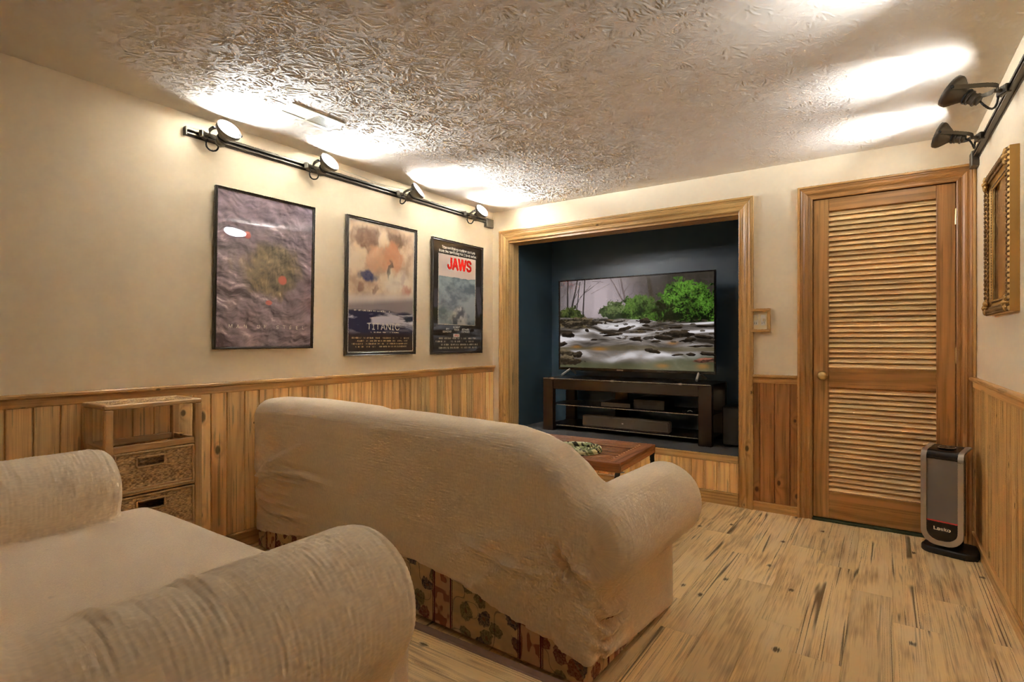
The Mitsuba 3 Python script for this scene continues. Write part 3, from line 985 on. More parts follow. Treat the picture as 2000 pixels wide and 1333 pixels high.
HEAD = [(.0565, .011), (.0605, .011), (.0615, .005), (.0615, -.005), (.056, -.014), (.046, -.026), (.034, -.040), (.026, -.050), (.024, -.056), (.024, -.066), (.028, -.068), (.028, -.073), (.022, -.075),
        (.022, -.088), (.026, -.090), (.026, -.095), (.018, -.098), (.018, -.106), (.010, -.110), (0, -.110)]


def spot(key_label, c, n, track_pt, lamp_scale=1.0):
    """A lamp in a gimbal: c the middle of its front glass, n the way it shines, track_pt where its stem meets the track."""
    t = thing('spotlight', key_label, 'spotlight', 'spotlights on the two tracks')
    c, n, tp = (np.array(a, float) for a in (c, n, track_pt))
    n /= np.linalg.norm(n)
    side = np.cross((0, 0, 1.0), n)
    side /= np.linalg.norm(side)
    A = frame4(c, side, np.cross(n, side), n)
    put(f'{t}__housing', moved(lathe(HEAD, 36), A), 'm_metal', smooth=35)
    put(f'{t}__housing__collar', moved(lathe([(.0245, -.055), (.0300, -.055), (.0300, -.061), (.0245, -.061)], 24), A), 'm_black', smooth=35)
    glass = lathe([(.0562, 0), (.046, .0035), (.028, .0065), (.011, .0078), (.0001, .008)], 36)
    k = put(f'{t}__lamp', moved(glass, A), 'm_white', smooth=True)
    scene[k]['emitter'] = {'type': 'area', 'radiance': rgb(LAMP_COLOR * LAMP_AREA * lamp_scale)}
    tag(k, 'glowing round lamp glass')
    o = c + n * .012
    scene[f'{t}_beam'] = {'type': 'spot', 'intensity': rgb(LAMP_COLOR * LAMP_BEAM * lamp_scale), 'cutoff_angle': 44, 'beam_width': 4, 'to_world': T().look_at(origin=o.tolist(), target=(o + n).tolist(), up=[0, 1, 0])}
    # stem and adapter on the track
    d = c - .035 * n - tp
    d[2] = 0
    d /= np.linalg.norm(d)
    s = np.cross((0, 0, 1), d)
    F = frame4(tp, d, s, (0, 0, 1))
    put(f'{t}__adapter', moved(cbox((0, -.028, -.018), (.022, .028, .018), .003), F), 'm_metal')
    put(f'{t}__stem', tube([tp + d * .018, tp + d * .05], .008, 10), 'm_metal', smooth=40)
    # two flat yoke bars out to the ring
    for sg in (1, -1):
        p = [tp + d * .045 + s * sg * .012, tp + d * .062 + s * sg * .045, (tp + d * .062 + s * sg * .062) * .55 + (c - n * .012 + side * sg * .069) * .45, c - n * .010 + side * sg * .0675]
        q = spline(p, 14)
        tt = np.gradient(q, axis=0)
        tt /= np.linalg.norm(tt, axis=1, keepdims=True)
        wid = np.cross(tt, s * sg)
        wid /= np.linalg.norm(wid, axis=1, keepdims=True)
        th = np.cross(tt, wid)
        ring = np.stack([q + wid * .0085 + th * .0015, q - wid * .0085 + th * .0015, q - wid * .0085 - th * .0015, q + wid * .0085 - th * .0015], 1)
        v = ring.reshape(-1, 3)
        f = []
        for i in range(len(q) - 1):
            for j in range(4):
                a, b = i * 4 + j, i * 4 + (j + 1) % 4
                f += [[a, b, b + 4], [a, b + 4, a + 4]]
        m = (len(q) - 1) * 4
        f += [[0, 2, 1], [0, 3, 2], [m, m + 1, m + 2], [m, m + 2, m + 3]]
        put(f'{t}__yoke_bar', (v, np.array(f)), 'm_metal')
        e = c - n * .010 + side * sg * .061
        put(f'{t}__pivot_screw', tube([e, e + side * sg * .016], .006, 10), 'm_black', smooth=40)
    b = c - n * .110
    put(f'{t}__cable', tube(spline([b, b - n * .022 - np.array([0, 0, .012]), (b + tp) / 2 - np.array([0, 0, .05]), tp + d * .03 - np.array([0, 0, .022])], 22), .0042, 7), 'm_black', smooth=True)
    return t


cb, sb = math.cos(T_BEAM), math.sin(T_BEAM)
for (y, az, x), lab in zip(((-2.472, .05, .150), (-1.862, .08, .152), (-1.110, .35, .155), (-.362, -.10, .155)),
                           ('glowing spotlight at the near end of the left track, above the grey violet poster', 'second glowing spotlight on the left track, above the gap between grey and cream posters',
                            'third glowing spotlight on the left track, above the cream and navy poster', 'glowing spotlight at the far end of the left track, in the room corner')):
    spot(lab, (x, y, 2.214), (cb * math.cos(az), cb * math.sin(az), sb), (.026, y - .075, 2.194))
for (y, z, x, yt, az, tip), lab in zip(((-.46, 2.172, 3.150, -.42, 2.95, 24), (-1.09, 2.155, 3.150, -1.02, 2.95, 38), (-1.96, 2.15, 3.155, -1.88, 2.95, 34), (-2.82, 2.15, 3.165, -2.74, 2.95, 34)),
                                       ('dark spotlight on the right track nearest the door, seen from behind', 'second dark spotlight from the door on the right track, seen from behind',
                                        'third dark spotlight from the door on the right track, at the top picture edge', 'fourth spotlight from the door on the right track, near the camera')):
    ct, st = math.cos(math.radians(tip)), math.sin(math.radians(tip))
    tp = np.array([[XR - .028, yt, 2.142]])
    spot(lab, (x, y, z), (ct * math.cos(az), ct * math.sin(az), st), moved((tp,), RM)[0][0], .20)

# ------------------------------------------------------------------ framed posters on the left wall
def gauss(x, y, cx, cy, rx, ry):
    return dr.exp(-(dr.square((x - cx) / rx) + dr.square((y - cy) / ry)))


def blob(x, y, cx, cy, rx, ry, soft=0.25, wob=0.35):
    d = dr.sqrt(dr.square((x - cx) / rx) + dr.square((y - cy) / ry)) + wob * (fbm(x * 9 + cx * 40, y * 9 + cy * 31) - 0.5)
    return 1 - smoothstep(1 - soft, 1 + soft * 0.3, d)


def small_print(x, y, y0, y1, x0, x1, rows, seed):
    """Rows of print too small to read in the photograph."""
    r = (y - y0) / (y1 - y0) * rows
    k = dr.floor(r)
    inside = smoothstep(0.0, 0.001, y - y0) * smoothstep(0.0, 0.001, y1 - y) * smoothstep(0.0, 0.001, x - x0 - 0.08 * cell_rand(k, seed)) * smoothstep(0.0, 0.001, x1 - 0.08 * cell_rand(k, seed + 5) - x)
    line = smoothstep(0.18, 0.3, r - k) * smoothstep(0.18, 0.3, k + 1 - r)
    return inside * line * smoothstep(0.35, 0.55, noise(x * 190, k * 7.0, seed)) * smoothstep(0.16, 0.24, noise(x * 34, k * 9.0, seed + 3.0))


def poster_grey_fn(p, n, uv):
    """Abstract: a crumpled grey violet sheet with an olive crumple in the middle and coral marks."""
    x, y = uv.x, uv.y
    wx, wy = x + 0.16 * (fbm(x * 3, y * 4, 1.0, 4) - 0.5), y + 0.12 * (fbm(x * 4 + 7, y * 4, 2.0, 4) - 0.5)

    def crumple(sx, sy, z, k):
        a, b = wx * sx, wy * sy
        return k * (fbm(a + 0.10, b + 0.16, z, 5) - fbm(a, b, z, 5))
    e = crumple(5.0, 13.0, 1.0, 3.2) * (0.55 + 0.8 * noise(x * 3, y * 4))
    c = mix(srgb(82, 70, 78), srgb(172, 156, 163), dr.clip(0.48 + e + 0.5 * (fbm(x * 2.5, y * 3, 5.0) - 0.5), 0, 1))
    c = mix(c, srgb(218, 206, 208), smoothstep(0.34, 0.75, e))
    oval = blob(x, y, 0.53, 0.52, 0.37, 0.185, 0.4, 0.9)
    e2 = crumple(9.0, 9.0, 20.0, 3.4)
    ol = mix(srgb(48, 44, 32), srgb(160, 144, 110), dr.clip(0.46 + e2, 0, 1))
    ol = mix(ol, srgb(222, 208, 180), smoothstep(0.35, 0.8, e2))
    c = mix(c, ol, oval * 0.9)
    for cx, cy, rx, ry in ((0.66, 0.46, 0.055, 0.035), (0.29, 0.735, 0.035, 0.028), (0.52, 0.30, 0.035, 0.018)):
        c = mix(c, srgb(206, 116, 100), blob(x, y, cx, cy, rx, ry, 0.3, 0.5) * 0.9)
    return c


def poster_cream_fn(p, n, uv):
    """Abstract: warm brown and sand washes over a navy wave field."""
    x, y = uv.x, uv.y
    f1 = fbm(x * 6, y * 9, 2.0, 4)
    c = mix(srgb(226, 206, 178), srgb(186, 158, 132), smoothstep(0.3, 0.75, f1))
    ox, oy = x, y
    x, y = x + 0.16 * (fbm(x * 5 + 3, y * 7, 1.0, 4) - 0.5) + 0.04 * (noise(x * 30, y * 30) - 0.5), y + 0.10 * (fbm(x * 6 + 9, y * 6, 4.0, 4) - 0.5) + 0.02 * (noise(x * 32 + 7, y * 32) - 0.5)
    for cx, cy, rx, ry, col, a in ((0.24, 0.86, 0.20, 0.085, (112, 66, 48), .85), (0.72, 0.90, 0.18, 0.06, (104, 70, 50), .85), (0.40, 0.74, 0.17, 0.09, (212, 168, 132), .8), (0.66, 0.76, 0.14, 0.10, (200, 142, 104), .8),
                                   (0.28, 0.585, 0.11, 0.045, (58, 66, 112), .9), (0.60, 0.66, 0.035, 0.07, (66, 56, 58), .7), (0.80, 0.60, 0.05, 0.06, (146, 88, 66), .75), (0.70, 0.56, 0.22, 0.10, (238, 228, 212), .6),
                                   (0.86, 0.52, 0.08, 0.05, (186, 116, 86), .7), (0.2, 0.47, 0.05, 0.04, (146, 92, 72), .6), (0.4, 0.48, 0.05, 0.04, (134, 84, 68), .6)):
        c = mix(c, srgb(*col), blob(x, y, cx, cy, rx * 1.1, ry * 1.2, 0.45, 0.9) * a * (0.7 + 0.45 * fbm(x * 22, y * 26, 7.0)))
    x, y = ox, oy
    band = smoothstep(0.355, 0.365, y - 0.06 * x) * smoothstep(0.44, 0.43, y - 0.10 * x)
    c = mix(c, srgb(214, 204, 196), smoothstep(0.46, 0.40, y - 0.05 * x) * 0.8)
    c = mix(c, srgb(120, 108, 112), smoothstep(0.40, 0.34, y - 0.07 * x) * 0.75)
    sea = smoothstep(0.325, 0.30, y - 0.02 * noise(x * 7, 0.0))
    wv = fbm(x * 5 + 2 * noise(x * 3, y * 8), y * 26, 5.0, 4)
    s = mix(srgb(54, 52, 72), srgb(208, 204, 210), smoothstep(0.48, 0.74, wv) * smoothstep(0.12, 0.24, y))
    s = mix(s, srgb(62, 50, 44), smoothstep(0.17, 0.12, y))
    c = mix(c, s, sea)
    c = mix(c, srgb(206, 178, 132), small_print(x, y, 0.035, 0.125, 0.06, 0.94, 4, 3.0) * 0.85)
    c = mix(c, srgb(226, 214, 196), small_print(x, y, 0.150, 0.166, 0.25, 0.80, 1, 9.0) * 0.9)
    c = mix(c, srgb(232, 222, 206), small_print(x, y, 0.312, 0.332, 0.06, 0.62, 1, 14.0) * 0.7)
    edge = dr.minimum(dr.minimum(x, 1 - x) * 0.62, dr.minimum(y, 1 - y))
    return mix(srgb(196, 188, 176), c, smoothstep(0.010, 0.012, edge))


def poster_blue_fn(p, n, uv):
    """Abstract: a black border round a sky and sea panel with a grey swell."""
    x, y = uv.x, uv.y
    black = mi.Color3f(srgb(42, 36, 30))
    inx = smoothstep(0.105, 0.108, x) * smoothstep(0.868, 0.865, x)
    iny = smoothstep(0.252, 0.254, y) * smoothstep(0.885, 0.883, y)
    sea = mix(srgb(92, 108, 116), srgb(150, 160, 160), smoothstep(0.3, 0.7, fbm(x * 5, y * 12, 3.0, 4)))
    sw = blob(x, y, 0.52, 0.30, 0.20, 0.13, 0.4, 0.7)
    sea = mix(sea, mix(srgb(70, 72, 72), srgb(196, 192, 184), smoothstep(0.35, 0.65, fbm(x * 9, y * 14, 6.0, 3))), sw * 0.85)
    sky = mix(srgb(222, 204, 190), srgb(206, 190, 180), noise(x * 4, y * 9))
    pic = mix(sea, sky, smoothstep(0.690, 0.698, y + 0.012 * noise(x * 14, 2.0)))
    rim = smoothstep(0.098, 0.10, x) * smoothstep(0.876, 0.874, x) * smoothstep(0.246, 0.248, y) * smoothstep(0.889, 0.887, y)
    c = mix(black, srgb(206, 198, 184), rim * 0.9)
    c = mix(c, pic, inx * iny)
    return mix(c, srgb(190, 180, 160), small_print(x, y, 0.022, 0.138, 0.05, 0.95, 4, 21.0) * 0.85)


for nm, fn in (('m_print_grey', poster_grey_fn), ('m_print_cream', poster_cream_fn), ('m_print_blue', poster_blue_fn)):
    scene[nm] = two({'type': 'diffuse', 'reflectance': proc(fn)})


def words(t, part, text, F, x, y, height, mat, bold=False, spacing=0.0, width=None, depth=.0004):
    """Flat lettering on the plane of frame F, from (x, y)."""
    if spacing:
        pieces, at = [], 0.0
        for ch in text:
            if ch == ' ':
                at += spacing * .75
                continue
            m = meshkit.text_mesh(ch, height, depth, bold)
            v = np.array(m.vertices)
            v[:, 0] += at - v[:, 0].min()
            pieces.append((v, np.array(m.faces)))
            at += spacing
        v, f, _ = cat(*pieces)
    else:
        m = meshkit.text_mesh(text, height, depth, bold)
        v, f = np.array(m.vertices), np.array(m.faces)
    v[:, 0] -= v[:, 0].min()
    if width:
        v[:, 0] *= width / v[:, 0].max()
    v = v + [x, y, 0]
    return put(f'{t}__{part}', moved((v, f), F), mat)


def poster(label, y0, y1, z0, z1, tilt, mat, fw):
    """A framed print leaning out from the left wall at its top by tilt metres."""
    t = thing('framed_poster', label, 'framed poster', 'framed film posters on the left wall')
    w, h = y1 - y0, z1 - z0
    a = math.asin(tilt / h)
    F = frame4((.004, y0, z0), (0, 1, 0), (math.sin(a), 0, math.cos(a)), (math.cos(a), 0, -math.sin(a)))
    put(f'{t}__backing', moved(cbox((.004, .004, .0), (w - .004, h - .004, .008)), F), 'm_black')
    P = [(0, 0), (0, .014), (-.003, .018), (-.008, .0195), (-.013, .017), (-fw + .002, .022), (-fw, .020), (-fw, 0)]
    U, V, N = F[:3, 0], F[:3, 1], F[:3, 2]
    at = lambda x, y: F[:3, 3] + U * x + V * y        # noqa: E731
    c = [at(0, 0), at(w, 0), at(w, h), at(0, h)]
    prof = np.array(P) * [1, 1]
    prof[:, 0] += fw
    prof = prof * [-1, 1]
    for i, out in enumerate((-V, U, V, -U)):
        v, f, uv = molding(c[i], c[(i + 1) % 4], out, N, prof, 1, 1)
        put(f'{t}__frame_bar', (v, f), 'm_frame_black')
    v, f, uv = sheet(w - 2 * fw + .006, h - 2 * fw + .006, 2, 2)
    G = F.copy()
    G[:3, 3] = at(fw - .003, fw - .003) + N * .010
    put(f'{t}__print', moved((v, f, uv), G), mat)
    seed = int(1000 * w) % 17
    v, f, uv = sheet(w - 2 * fw + .004, h - 2 * fw + .004, 40, 60, lambda x, y: .0065 * (x / (w - 2 * fw) * 2 - 1) ** 2 + .0022 * meshkit.fbm(np.stack([x * 1.6 + seed, y * 5.5, 0 * x], -1), 2, seed))
    G2 = G.copy()
    G2[:3, 3] = at(fw - .002, fw - .002) + N * .0118
    k = put(f'{t}__glazing', moved((v, f, uv), G2), 'm_pane', smooth=True)
    tag(k, 'clear slightly wavy glazing')
    G3 = G.copy()
    G3[:3, 3] = G3[:3, 3] + N * .0003
    return t, G3, w - 2 * fw, h - 2 * fw


plain('m_ink_white', srgb(226, 220, 208), 0.7, 0.1)
t, G, w, h = poster('framed film poster of crumpled grey violet fabric, leftmost on the cream wall', -2.482, -1.884, 1.090, 1.952, .024, 'm_print_grey', .013)
words(t, 'print__lettering', 'MAN OF STEEL', G, .07, .105, .020, 'm_ink_white', spacing=(w - .12) / 10.6)
t, G, w, h = poster('framed film poster in sand and navy tones, the middle one of three', -1.640, -.997, 1.037, 1.962, .018, 'm_print_cream', .020)
words(t, 'print__lettering', 'TITANIC', G, .165, .158, .046, 'm_ink_white', width=.30)
t, G, w, h = poster('framed film poster with black border and red title, nearest the television niche', -.823, -.181, 1.030, 1.946, .010, 'm_print_blue', .020)
m = meshkit.text_mesh('JAWS', .088, .0004, True)
jv, jf = np.array(m.vertices), np.array(m.faces)
jv[:, 0] = (jv[:, 0] - jv[:, 0].min()) * .300 / np.ptp(jv[:, 0])
put(f'{t}__print__title', moved(cat(*[(jv + [.165 + dx, .672 + dy, .00003 * i], jf) for i, (dx, dy) in enumerate(((0, 0), (.007, 0), (.0035, .003), (.0035, -.003), (.010, .001)))])[:2], G), 'm_jaws_red')
words(t, 'print__lettering', 'The terrifying motion picture', G, .10, .826, .022, 'm_ink_white', bold=True, width=.42)
words(t, 'print__lettering', 'from the terrifying No.1 best seller.', G, .065, .795, .022, 'm_ink_white', bold=True, width=.48)
for txt, x, y, wd in (('ROBERT', .245, .192, .085), ('SHAW', .255, .172, .065), ('ROY', .155, .176, .040), ('SCHEIDER', .118, .156, .105), ('RICHARD', .355, .176, .09), ('DREYFUSS', .350, .156, .105)):
    words(t, 'print__lettering', txt, G, x, y, .0145, 'm_ink_white', bold=True, width=wd)
v, f = cbox((.245, .118, 0), (.325, .146, .0003), .0001)
put(f'{t}__print__title_patch', moved((v, f), G), 'm_white')
words(t, 'print__title', 'JAWS', G, .256, .124, .016, 'm_jaws_red', bold=True, width=.058, depth=.0007)

# ------------------------------------------------------------------ television, its stand and what stands on it
def seg(x, y, x0, y0, x1, y1, w0, w1):
    """Coverage of a tapering, slightly wavering limb."""
    dx, dy = x1 - x0, y1 - y0
    t = dr.clip(((x - x0) * dx + (y - y0) * dy) / (dx * dx + dy * dy), 0, 1)
    wv = 0.006 * (noise(t * 6 + x0 * 50, y0 * 30) - 0.5)
    d = dr.sqrt(dr.square(x - x0 - t * dx - wv) + dr.square(y - y0 - t * dy))
    w = w0 + (w1 - w0) * t
    return 1 - smoothstep(w * 0.7, w * 1.15, d)


ROCKS = [(.055, .62, .05, .04, 0), (.01, .74, .04, .035, 0), (.20, .475, .13, .055, 1), (.10, .50, .09, .05, 1), (.30, .455, .06, .03, 2), (.37, .475, .035, .024, 1), (.42, .48, .04, .018, 2), (.585, .485, .042, .036, 0), (.60, .53, .03, .02, 0),
         (.455, .565, .045, .025, 0), (.20, .575, .016, .022, 0), (.345, .605, .055, .018, 0), (.385, .625, .06, .018, 0), (.60, .575, .07, .014, 0), (.69, .58, .03, .012, 1), (.55, .595, .05, .014, 1), (.54, .675, .045, .03, 0), (.62, .655, .05, .032, 2),
         (.71, .66, .055, .032, 0), (.80, .625, .10, .042, 0), (.86, .685, .06, .032, 0), (.94, .655, .055, .025, 0), (.66, .70, .035, .016, 0), (.93, .745, .08, .013, 0), (.635, .80, .052, .030, 0), (.79, .838, .03, .014, 0), (.875, .832, .03, .020, 0),
         (.97, .825, .05, .022, 0), (.95, .89, .085, .028, 3), (.05, .84, .08, .055, 1), (.05, .92, .10, .07, 1), (.13, .86, .035, .045, 0), (.93, .545, .06, .015, 0), (.78, .555, .04, .015, 0), (.25, .68, .025, .012, 0), (.42, .66, .02, .012, 0)]


def picture_fn(p, n, uv):
    x, y = uv.x, 1 - uv.y
    X = x * 1.78
    mist = gauss(x, y, 0.27, 0.24, 0.22, 0.36)
    c = mix(srgb(60, 54, 46), srgb(202, 186, 190), dr.clip(mist * 1.05 + 0.10 * noise(x * 9, y * 3), 0, 1))
    c = mix(c, srgb(52, 48, 38), smoothstep(0.52, 0.95, x) * 0.8)
    c = mix(c, c * 0.82, smoothstep(0.35, 0.75, noise(x * 46, y * 4)) * 0.7)
    far = srgb(120, 106, 104)
    dark = srgb(34, 30, 26)
    for x0, y0, x1, y1, a, b, col in ((.36, -.02, .45, .26, .004, .010, far), (.43, -.02, .465, .26, .010, .014, far), (.452, .17, .52, .02, .006, .003, far), (.50, -.02, .56, .22, .003, .006, far), (.23, .16, .36, .06, .003, .002, far),
                                      (.33, .04, .24, .02, .002, .004, far), (.61, -.02, .64, .30, .022, .026, srgb(62, 54, 44)), (.06, .0, .055, .44, .009, .013, dark), (.13, .0, .075, .44, .008, .016, dark), (.105, .22, .14, .10, .004, .003, dark),
                                      (.15, .02, .115, .46, .005, .008, dark), (.185, .0, .17, .46, .007, .012, dark), (.18, .15, .30, .02, .004, .002, dark), (.15, .20, .23, .06, .004, .002, dark), (.12, .28, .16, .18, .003, .003, dark), (.08, .36, .14, .24, .004, .003, dark)):
        c = mix(c, col, seg(X, y, x0 * 1.78, y0, x1 * 1.78, y1, a, b) * 0.92)
    twig = smoothstep(0.84, 0.95, 1 - dr.abs(2 * noise(X * 21 + 2 * noise(X * 5, y * 6), y * 8, 4.0) - 1)) * smoothstep(0.40, 0.10, y)
    c = mix(c, srgb(74, 66, 62), twig * 0.45 * smoothstep(0.80, 0.55, mist + 0.2 * noise(X * 8, y * 8)))
    leaf = fbm(X * 20, y * 24, 3.0, 4)
    fine = noise(X * 95, y * 95, 1.0)
    lit = noise(X * 9 + 3, y * 9, 2.0)
    for cx, cy, rx, ry, a, b in ((.07, .42, .12, .12, (26, 34, 14), (92, 104, 48)), (.40, .385, .115, .135, (40, 54, 32), (112, 130, 78)), (.56, .365, .135, .165, (24, 42, 16), (104, 138, 60)), (.70, .42, .12, .11, (12, 26, 8), (76, 116, 36)),
                                 (.84, .30, .19, .25, (7, 22, 4), (104, 158, 54)), (.95, .42, .12, .14, (7, 20, 4), (94, 146, 48))):
        d = dr.sqrt(dr.square((x - cx) / rx) + dr.square((y - cy) / ry)) + 0.75 * (leaf - 0.5) + 0.22 * (fine - 0.5)
        on = 1 - smoothstep(0.88, 1.0, d)
        c = mix(c, mix(srgb(*a), srgb(*b), dr.clip(1.3 * (leaf - 0.5) + 0.9 * (fine - 0.5) * (0.4 + lit) + 0.8 * (lit - 0.5) + 0.5 * (fbm(X * 48, y * 30, 5.0) - 0.5) + 0.26 - 0.35 * (y - cy) / ry, 0, 1)), on)
    # the bank, then the water
    shore = 0.455 + 0.05 * smoothstep(0.45, 0.8, x) - 0.03 * smoothstep(0.18, 0.05, x) + 0.02 * (noise(X * 9, 4.0) - 0.5)
    wy = y + 0.035 * (noise(X * 3.1, y * 7, 1.0) - 0.5) + 0.014 * (noise(X * 9, y * 16, 2.0) - 0.5)
    flow = fbm(X * (3.2 - 1.6 * y), wy * (58 - 30 * y), 6.0, 5)
    white = dr.clip(1.1 * gauss(x, y + 0.05 * dr.sin(x * 11 + 1) + 0.03 * (noise(X * 6, 3.0) - 0.5), 0.44, 0.855, 0.30, 0.055) + 0.75 * gauss(x, y + 0.02 * dr.sin(x * 14), 0.20, 0.69, 0.24, 0.028)
                    + 0.8 * gauss(x, y + 0.02 * dr.sin(x * 20), 0.82, 0.855, 0.18, 0.024) + 0.6 * gauss(x, y, 0.93, 0.60, 0.10, 0.012) + 0.6 * gauss(x, y, 0.42, 0.53, 0.16, 0.030), 0, 1)
    tone = dr.clip(0.36 + 1.9 * (flow - 0.5) + 0.62 * white, 0, 1)
    wat = mix(mix(srgb(46, 40, 32), srgb(140, 131, 124), dr.clip(tone * 2, 0, 1)), srgb(238, 233, 235), dr.clip(tone * 2 - 1, 0, 1))
    wat = mix(wat, mix(srgb(64, 56, 36), srgb(120, 108, 78), flow), smoothstep(0.735, 0.765, wy) * smoothstep(0.81, 0.785, wy) * 0.85)
    wat = mix(wat, mix(srgb(52, 54, 34), srgb(122, 124, 92), flow), smoothstep(0.885, 0.97, y + 0.09 * smoothstep(0.5, 0.9, x)) * 0.9)
    for cx, cy, rx, ry in ((.29, .785, .05, .022), (.76, .715, .03, .018), (.70, .955, .035, .022), (.93, .95, .03, .025), (.12, .76, .03, .015)):
        wat = mix(wat, srgb(170, 116, 46), gauss(x + 0.03 * (flow - 0.5), y, cx, cy, rx, ry) * 0.75)
    c = mix(c, wat, smoothstep(shore - 0.004, shore + 0.006, y))
    bank = smoothstep(0.30, 0.20, x + 0.5 * (y - 0.47)) * smoothstep(0.42, 0.45, y) * smoothstep(0.57, 0.52, y)
    c = mix(c, mix(srgb(34, 28, 18), srgb(108, 94, 66), smoothstep(0.4, 0.7, fbm(X * 24, y * 40))), bank)
    # small stones scattered in the shallows
    d1, d2, r = voronoi(X * 13, y * 36)
    st = smoothstep(0.40, 0.32, d1 + 0.3 * (noise(X * 60, y * 90) - 0.5)) * smoothstep(0.66, 0.68, r) * smoothstep(0.47, 0.49, y) * smoothstep(0.74, 0.70, y) * smoothstep(0.30, 0.42, x + 0.2 * (0.6 - y))
    c = mix(c, mix(srgb(26, 22, 16), srgb(96, 84, 68), noise(X * 40, y * 80)), st * 0.9)
    rough = fbm(X * 15, y * 28, 2.0, 4)
    grit = fbm(X * 46, y * 80, 7.0, 3)
    for i, (cx, cy, rx, ry, kind) in enumerate(ROCKS):
        sl = 0.45 * math.sin(i * 2.3)
        dx, dy = (x - cx) / rx, (y - cy) / ry + sl * (x - cx) / rx
        d = dr.maximum(dr.abs(dx) * 0.8 + dr.abs(dy) * (0.35 + 0.2 * (i % 3)), dr.select(dy > 0, dy * 1.25, -dy)) + 0.9 * (rough - 0.5) + 0.3 * (grit - 0.5)
        lo, hi = (((16, 13, 9), (74, 62, 48)), ((34, 28, 20), (128, 112, 86)), ((54, 48, 42), (170, 162, 154)), ((52, 30, 22), (186, 116, 92)))[kind]
        col = mix(srgb(*lo), srgb(*hi), dr.clip(smoothstep(0.05, -0.75, dy + 0.5 * (rough - 0.5)) * 0.85 + 1.1 * (grit - 0.5), 0, 1))
        c = mix(c, col, 1 - smoothstep(0.80, 0.88, d))
    return c * TV_GAIN


t = thing('television', 'flat black television showing a forest stream, standing on the dark stand', 'television')
TVR = rotz(math.radians(-.4), (1.13, .45, 0))
tx0, tx1, tz0, tz1, ty = .428, 1.834, .872, 1.690, .45
put(f'{t}__back_shell', moved(cbox((tx0 + .004, ty + .004, tz0 + .004), (tx1 - .004, ty + .035, tz1 - .004), .008), TVR), 'm_black')
for lo, hi in (((tx0, tz0), (tx1, tz0 + .022)), ((tx0, tz1 - .010), (tx1, tz1)), ((tx0, tz0 + .022), (tx0 + .013, tz1 - .010)), ((tx1 - .013, tz0 + .022), (tx1, tz1 - .010))):
    put(f'{t}__bezel', moved(cbox((lo[0], ty - .006, lo[1]), (hi[0], ty + .010, hi[1]), .0015), TVR), 'm_gloss_black')
v, f, uv = sheet(tx1 - tx0 - .024, tz1 - tz0 - .030, 2, 2)
k = put(f'{t}__screen', moved((v, f, uv), TVR @ frame4((tx0 + .012, ty - .0005, tz0 + .021), (1, 0, 0), (0, 0, 1), (0, -1, 0))), 'm_gloss_black')
scene[k]['emitter'] = {'type': 'area', 'radiance': proc(picture_fn)}
tag(k, 'lit screen with a misty forest stream')
put(f'{t}__bezel__logo', moved(cbox((1.005, ty - .0075, tz0 + .004), (1.065, ty - .005, tz0 + .013), .0005), TVR), 'm_silver')
for cx, sg in ((.545, 1), (1.70, -1)):
    put(f'{t}__foot', moved(cat(tube([(cx, ty + .012, tz0 + .01), (cx - .02 * sg, ty - .12, .829)], .010, 8), tube([(cx, ty + .012, tz0 + .01), (cx - .02 * sg, ty + .14, .829)], .010, 8)), TVR)[:2], 'm_silver', smooth=40)

t = thing('tv_stand', 'glossy espresso television stand with glass shelves in the dark niche', 'TV stand')
gx0, gx1, gy0, gy1 = .405, 1.862, .21, .68
for a, b in ((gx0, gx0 + .098), (gx1 - .098, gx1)):
    put(f'{t}__leg', cbox((a, gy0, NZ0), (b, gy0 + .055, .800), .003), 'm_espresso')
    put(f'{t}__leg', cbox((a, gy1 - .055, NZ0), (b, gy1, .800), .003), 'm_espresso')
put(f'{t}__front_beam', cbox((gx0 + .099, gy0 + .008, .712), (gx1 - .099, gy0 + .046, .800), .003), 'm_espresso')
put(f'{t}__back_panel', cbox((gx0 + .50, gy1 - .04, NZ0 + .05), (gx0 + .62, gy1 - .01, .798), .003), 'm_espresso')
for z, y0, part in ((.8005, gy0 - .006, 'glass_top'), (.566, gy0 + .06, 'glass_shelf'), (.385, gy0 + .06, 'glass_shelf')):
    k = put(f'{t}__{part}', cbox((gx0 + (.003 if part == 'glass_top' else .02), y0, z), (gx1 - (.003 if part == 'glass_top' else .02), gy1 - .002, z + .008), .0018), 'm_gloss_black')
    e = put(f'{t}__glass_edge', cbox((gx0 + .004, y0 - .0008, z + .0015), (gx1 - .004, y0, z + .0065), .0002) if part == 'glass_top' else cbox((gx0 + .10, y0 - .0008, z + .0015), (gx1 - .10, y0, z + .0065), .0002), 'm_silver')
for x in (.50, 1.07, 1.63):
    put(f'{t}__clip', cbox((x - .012, gy0 - .009, .797), (x + .012, gy0 + .004, .812), .002), 'm_silver')

t = thing('sound_bar', 'grey brown fabric sound bar on the lowest shelf of the stand', 'sound bar')
put(f'{t}__body', cbox((.735, .32, .3935), (1.505, .40, .490), .012), 'm_grey')
k = put(f'{t}__body__badge', cbox((1.105, .3185, .438), (1.120, .3205, .446), .0005), 'm_silver')
t = thing('disc_player', 'flat silver edged disc player on the middle glass shelf', 'disc player')
put(f'{t}__body', cbox((.92, .32, .5745), (1.18, .56, .615), .003), 'm_black')
put(f'{t}__front', cbox((.92, .313, .578), (1.18, .3195, .612), .002), 'm_grey')
t = thing('receiver', 'black receiver box beside the disc player on the middle shelf', 'receiver')
put(f'{t}__body', cbox((1.20, .34, .5745), (1.46, .60, .655), .004), 'm_black')
put(f'{t}__body__display', cbox((1.28, .3385, .612), (1.40, .3395, .635), .0003), 'm_gloss_black')
t = thing('subwoofer', 'black subwoofer box on the carpet right of the stand', 'speaker')
